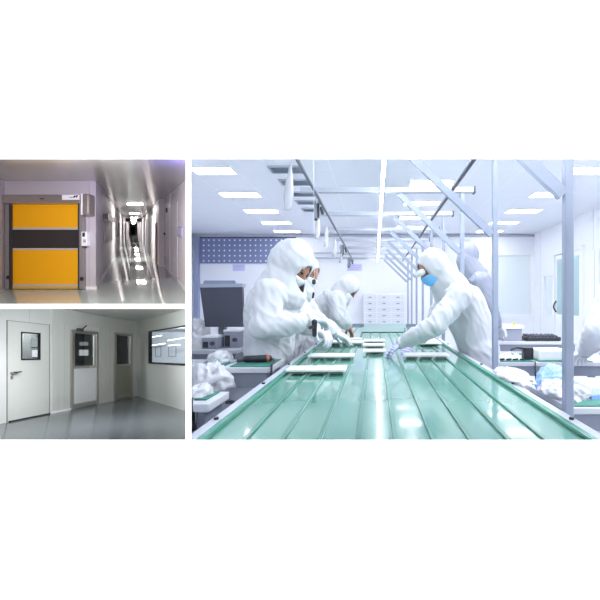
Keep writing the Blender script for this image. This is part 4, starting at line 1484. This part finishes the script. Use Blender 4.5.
def steeldoor(n, R, G, lower, closer):
    mb = MB()
    a0, a1, z0, z1 = R
    fw = 1.5
    for q in ((a0, a0 + fw * 1.2, z0, z1), (a1 - fw * 1.2, a1, z0, z1), (a0 + fw * 1.2, a1 - fw * 1.2, z1 - .06, z1)):
        slab(mb, lwall, *q, 0, .05)
    d = struct(mb.build(f'door_{n}', M_steel))
    mb = MB()
    g0, g1, k0, k1 = G
    b0, b1 = a0 + fw * 1.2, a1 - fw * 1.2
    for q in ((b0, g0, k0, z1 - .06), (g1, b1, k0, z1 - .06), (g0, g1, k1, z1 - .06), (b0, b1, z0 + .02, z0 + .14), (b0, b1, k0 - .07, k0)):
        slab(mb, lwall, *q, 0, .03)
    lf = mb.build('door_leaf', M_steel, d)
    slab(MB(), lwall, b0, b1, z0 + .14, k0 - .07, 0, .026).build('kick_panel', lower, d)
    slab(MB(), lwall, g0, g1, k0, k1, -.012, -.006).build('pane', M_clear2, d)
    hh = MB()
    slab(hh, lwall, a1 - 8, a1 - 2.5, k0 - .05, k0 - .02, .03, .06)
    hh.build('push_bar', M_strip, d)
    if closer:
        c = MB()
        slab(c, lwall, a0 + 4.5, a0 + 9, z1 - .03, z1 + .05, .05, .12)
        cl_ = c.build('door_closer', M_darkgrey, d)
        MB().bar(lwall(a0 + 8, z1 + .03, .12), lwall(a0 + 14, z1 + .15, .06), .025, .025).build('closer_arm', M_darkgrey, cl_)
    return d


M_kick = mat('kick_steel_glare', (.86, .86, .89), .4, metal=.3, vary=.08, nscale=1.2)  # pale base puts the glare on the lower panel into its colour
M_kick2 = mat('kick_olive', (.34, .34, .27), .35, metal=.4, vary=.06, nscale=1.2)
steeldoor(8, DR2, GL2, M_kick, True)
steeldoor(9, DR3, GL3, M_kick2, False)
# dim walls behind the door glass; glowing panes stand in for reflected windows
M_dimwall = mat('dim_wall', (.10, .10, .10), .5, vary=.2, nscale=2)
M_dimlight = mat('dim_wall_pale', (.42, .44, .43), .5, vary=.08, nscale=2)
M_winrefl = glow('reflected_window', (.95, .97, 1), 1.6)
M_winrefl2 = glow('reflected_window_soft', (.95, .98, 1), .75)
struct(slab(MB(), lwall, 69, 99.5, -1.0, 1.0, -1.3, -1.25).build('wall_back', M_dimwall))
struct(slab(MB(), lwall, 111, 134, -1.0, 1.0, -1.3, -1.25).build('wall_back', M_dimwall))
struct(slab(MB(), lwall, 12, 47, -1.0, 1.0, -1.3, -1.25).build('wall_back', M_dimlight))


def through(px, py, d):
    """point where the line of sight through that pixel meets the plane d metres behind the left wall"""
    o = V((0, 0, EYE))
    r = V(((px - PX) / FPX, 1, (PY - py) / FPX))
    p0_ = Lp0 + LN * (-d)
    t_ = (p0_ - o).dot(LN) / r.dot(LN)
    return o + r * t_


def glowpane(nm, px0, px1, py0, py1, m, n=70):
    mb = MB()
    mb.prism([through(px0, py0, 1.24), through(px1, py0, 1.24), through(px1, py1, 1.24), through(px0, py1, 1.24)], LN * .02)
    return struct(mb.build(nm, m))


k = 10
for q in ((79.2, 83, 349.8, 355.6, M_winrefl), (83.8, 87.8, 349.8, 355.6, M_winrefl), (79.4, 83, 342, 345.6, M_winrefl2), (83.8, 87.6, 342, 345.6, M_winrefl2),
          (32, 37.5, 350, 357, M_winrefl), (31, 37.8, 338, 347, M_winrefl2)):
    glowpane(f'window_{k}', *q)
    k += 1

# observation window in the right wall and the lit room behind it
mb = MB()
for q in ((149.2, 150.1, -.262, .82), (150.1, 188.1, -.262, -.225), (150.1, 188.1, .785, .82)):
    slab(mb, rwall, *q, -.06, .03)
wn = struct(mb.build('window_8', M_blackframe))
slab(MB(), rwall, 150.1, 188.1, -.225, .785, -.03, -.022).build('pane', glass_mat('obs_pane', (.92, .95, .97), .06), wn)
M_lab = mat('lab_white', (.66, .70, .74), .4, vary=.02)
yb = 18.5
a, c = B(140, yb, -.6), B(192, yb, 1.1)
struct(MB().box(a.x, c.x, yb, yb + .05, a.z, c.z).build('wall_back', M_lab))
quadwall('ceiling', M_lab, [B(141, yb, 1.08), B(188.5, yb, 1.08), B(188.5, 12.2, 1.08), B(152, 14.0, 1.08)], (0, 0, .03))
M_labglow = glow('lab_tube_glow', (1, 1, 1), 4)  # also on the lower two bars, the tubes' reflections built as glowing bars
for (p0_, p1_, py0, py1, yy, lab) in ((150, 161.5, 337.5, 335.5, 16.8, 'upper left fluorescent tube in the room beyond the observation window'),
                                      (168, 186, 340.5, 337.5, 15.6, 'upper right fluorescent tube in the room beyond the observation window'),
                                      (152, 165, 345.4, 343.4, 17.8, 'lower left glowing reflection of the tube in the room beyond the observation window'),
                                      (168.5, 180, 345.6, 344.6, 17.4, 'lower right glowing reflection of the tube in the room beyond the observation window')):
    q0, q1 = B(p0_, yy, (HZ - py0) * yy / FPX), B(p1_, yy, (HZ - py1) * yy / FPX)
    tag(MB().bar(q0, q1, .05, .035).build('tube_and_reflection', M_labglow), lab, 'ceiling light')
for i, (p0_, p1_, lab) in enumerate(((155.5, 161.5, 'left pale panel on the far wall beyond the observation window'), (168.5, 176.5, 'right pale panel on the far wall beyond the observation window'))):
    q0, q1 = B(p0_, yb, -.05), B(p1_, yb, .42)
    t = thing('wall_panel', ((q0.x + q1.x) / 2, yb, q0.z), lab, 'panel')
    mb = MB()
    pl_ = lambda a_, z_, d_: V((a_, yb - d_, z_))
    rectframe(mb, pl_, q0.x, q1.x, q0.z, q1.z, .03, .0, .03)
    mb.build('frame', M_inst, t)
    slab(MB(), pl_, q0.x + .03, q1.x - .03, q0.z + .03, q1.z - .03, 0.001, .015).build('panel_face', M_lab, t)
q = B(172, 15.2, 1.0)
area('lab_fill', q, q + V((-.3, 1.2, -1.5)), 1.5, .6, 230, (.95, .98, 1))  # added fill, brightens the room beyond the observation window

# lamp of the entrance room, on the ceiling nearer than the picture shows
q = V((-5.6, 8.6, EYE + 1.0 + 8.6 * KB))
area('entrance_room_lamp', q, q + V((-.5, .6, -2)), 1.2, .5, 170, (.96, .99, 1))
q = Lp0.lerp(Lp1, .35) - LN * .6 + V((0, 0, .9))
area('next_room_fill', q, q + V((-.5, 0.3, -1)), 1.0, .3, 170, (.95, .98, 1))  # unseen light added behind the left wall to brighten the white door's pane
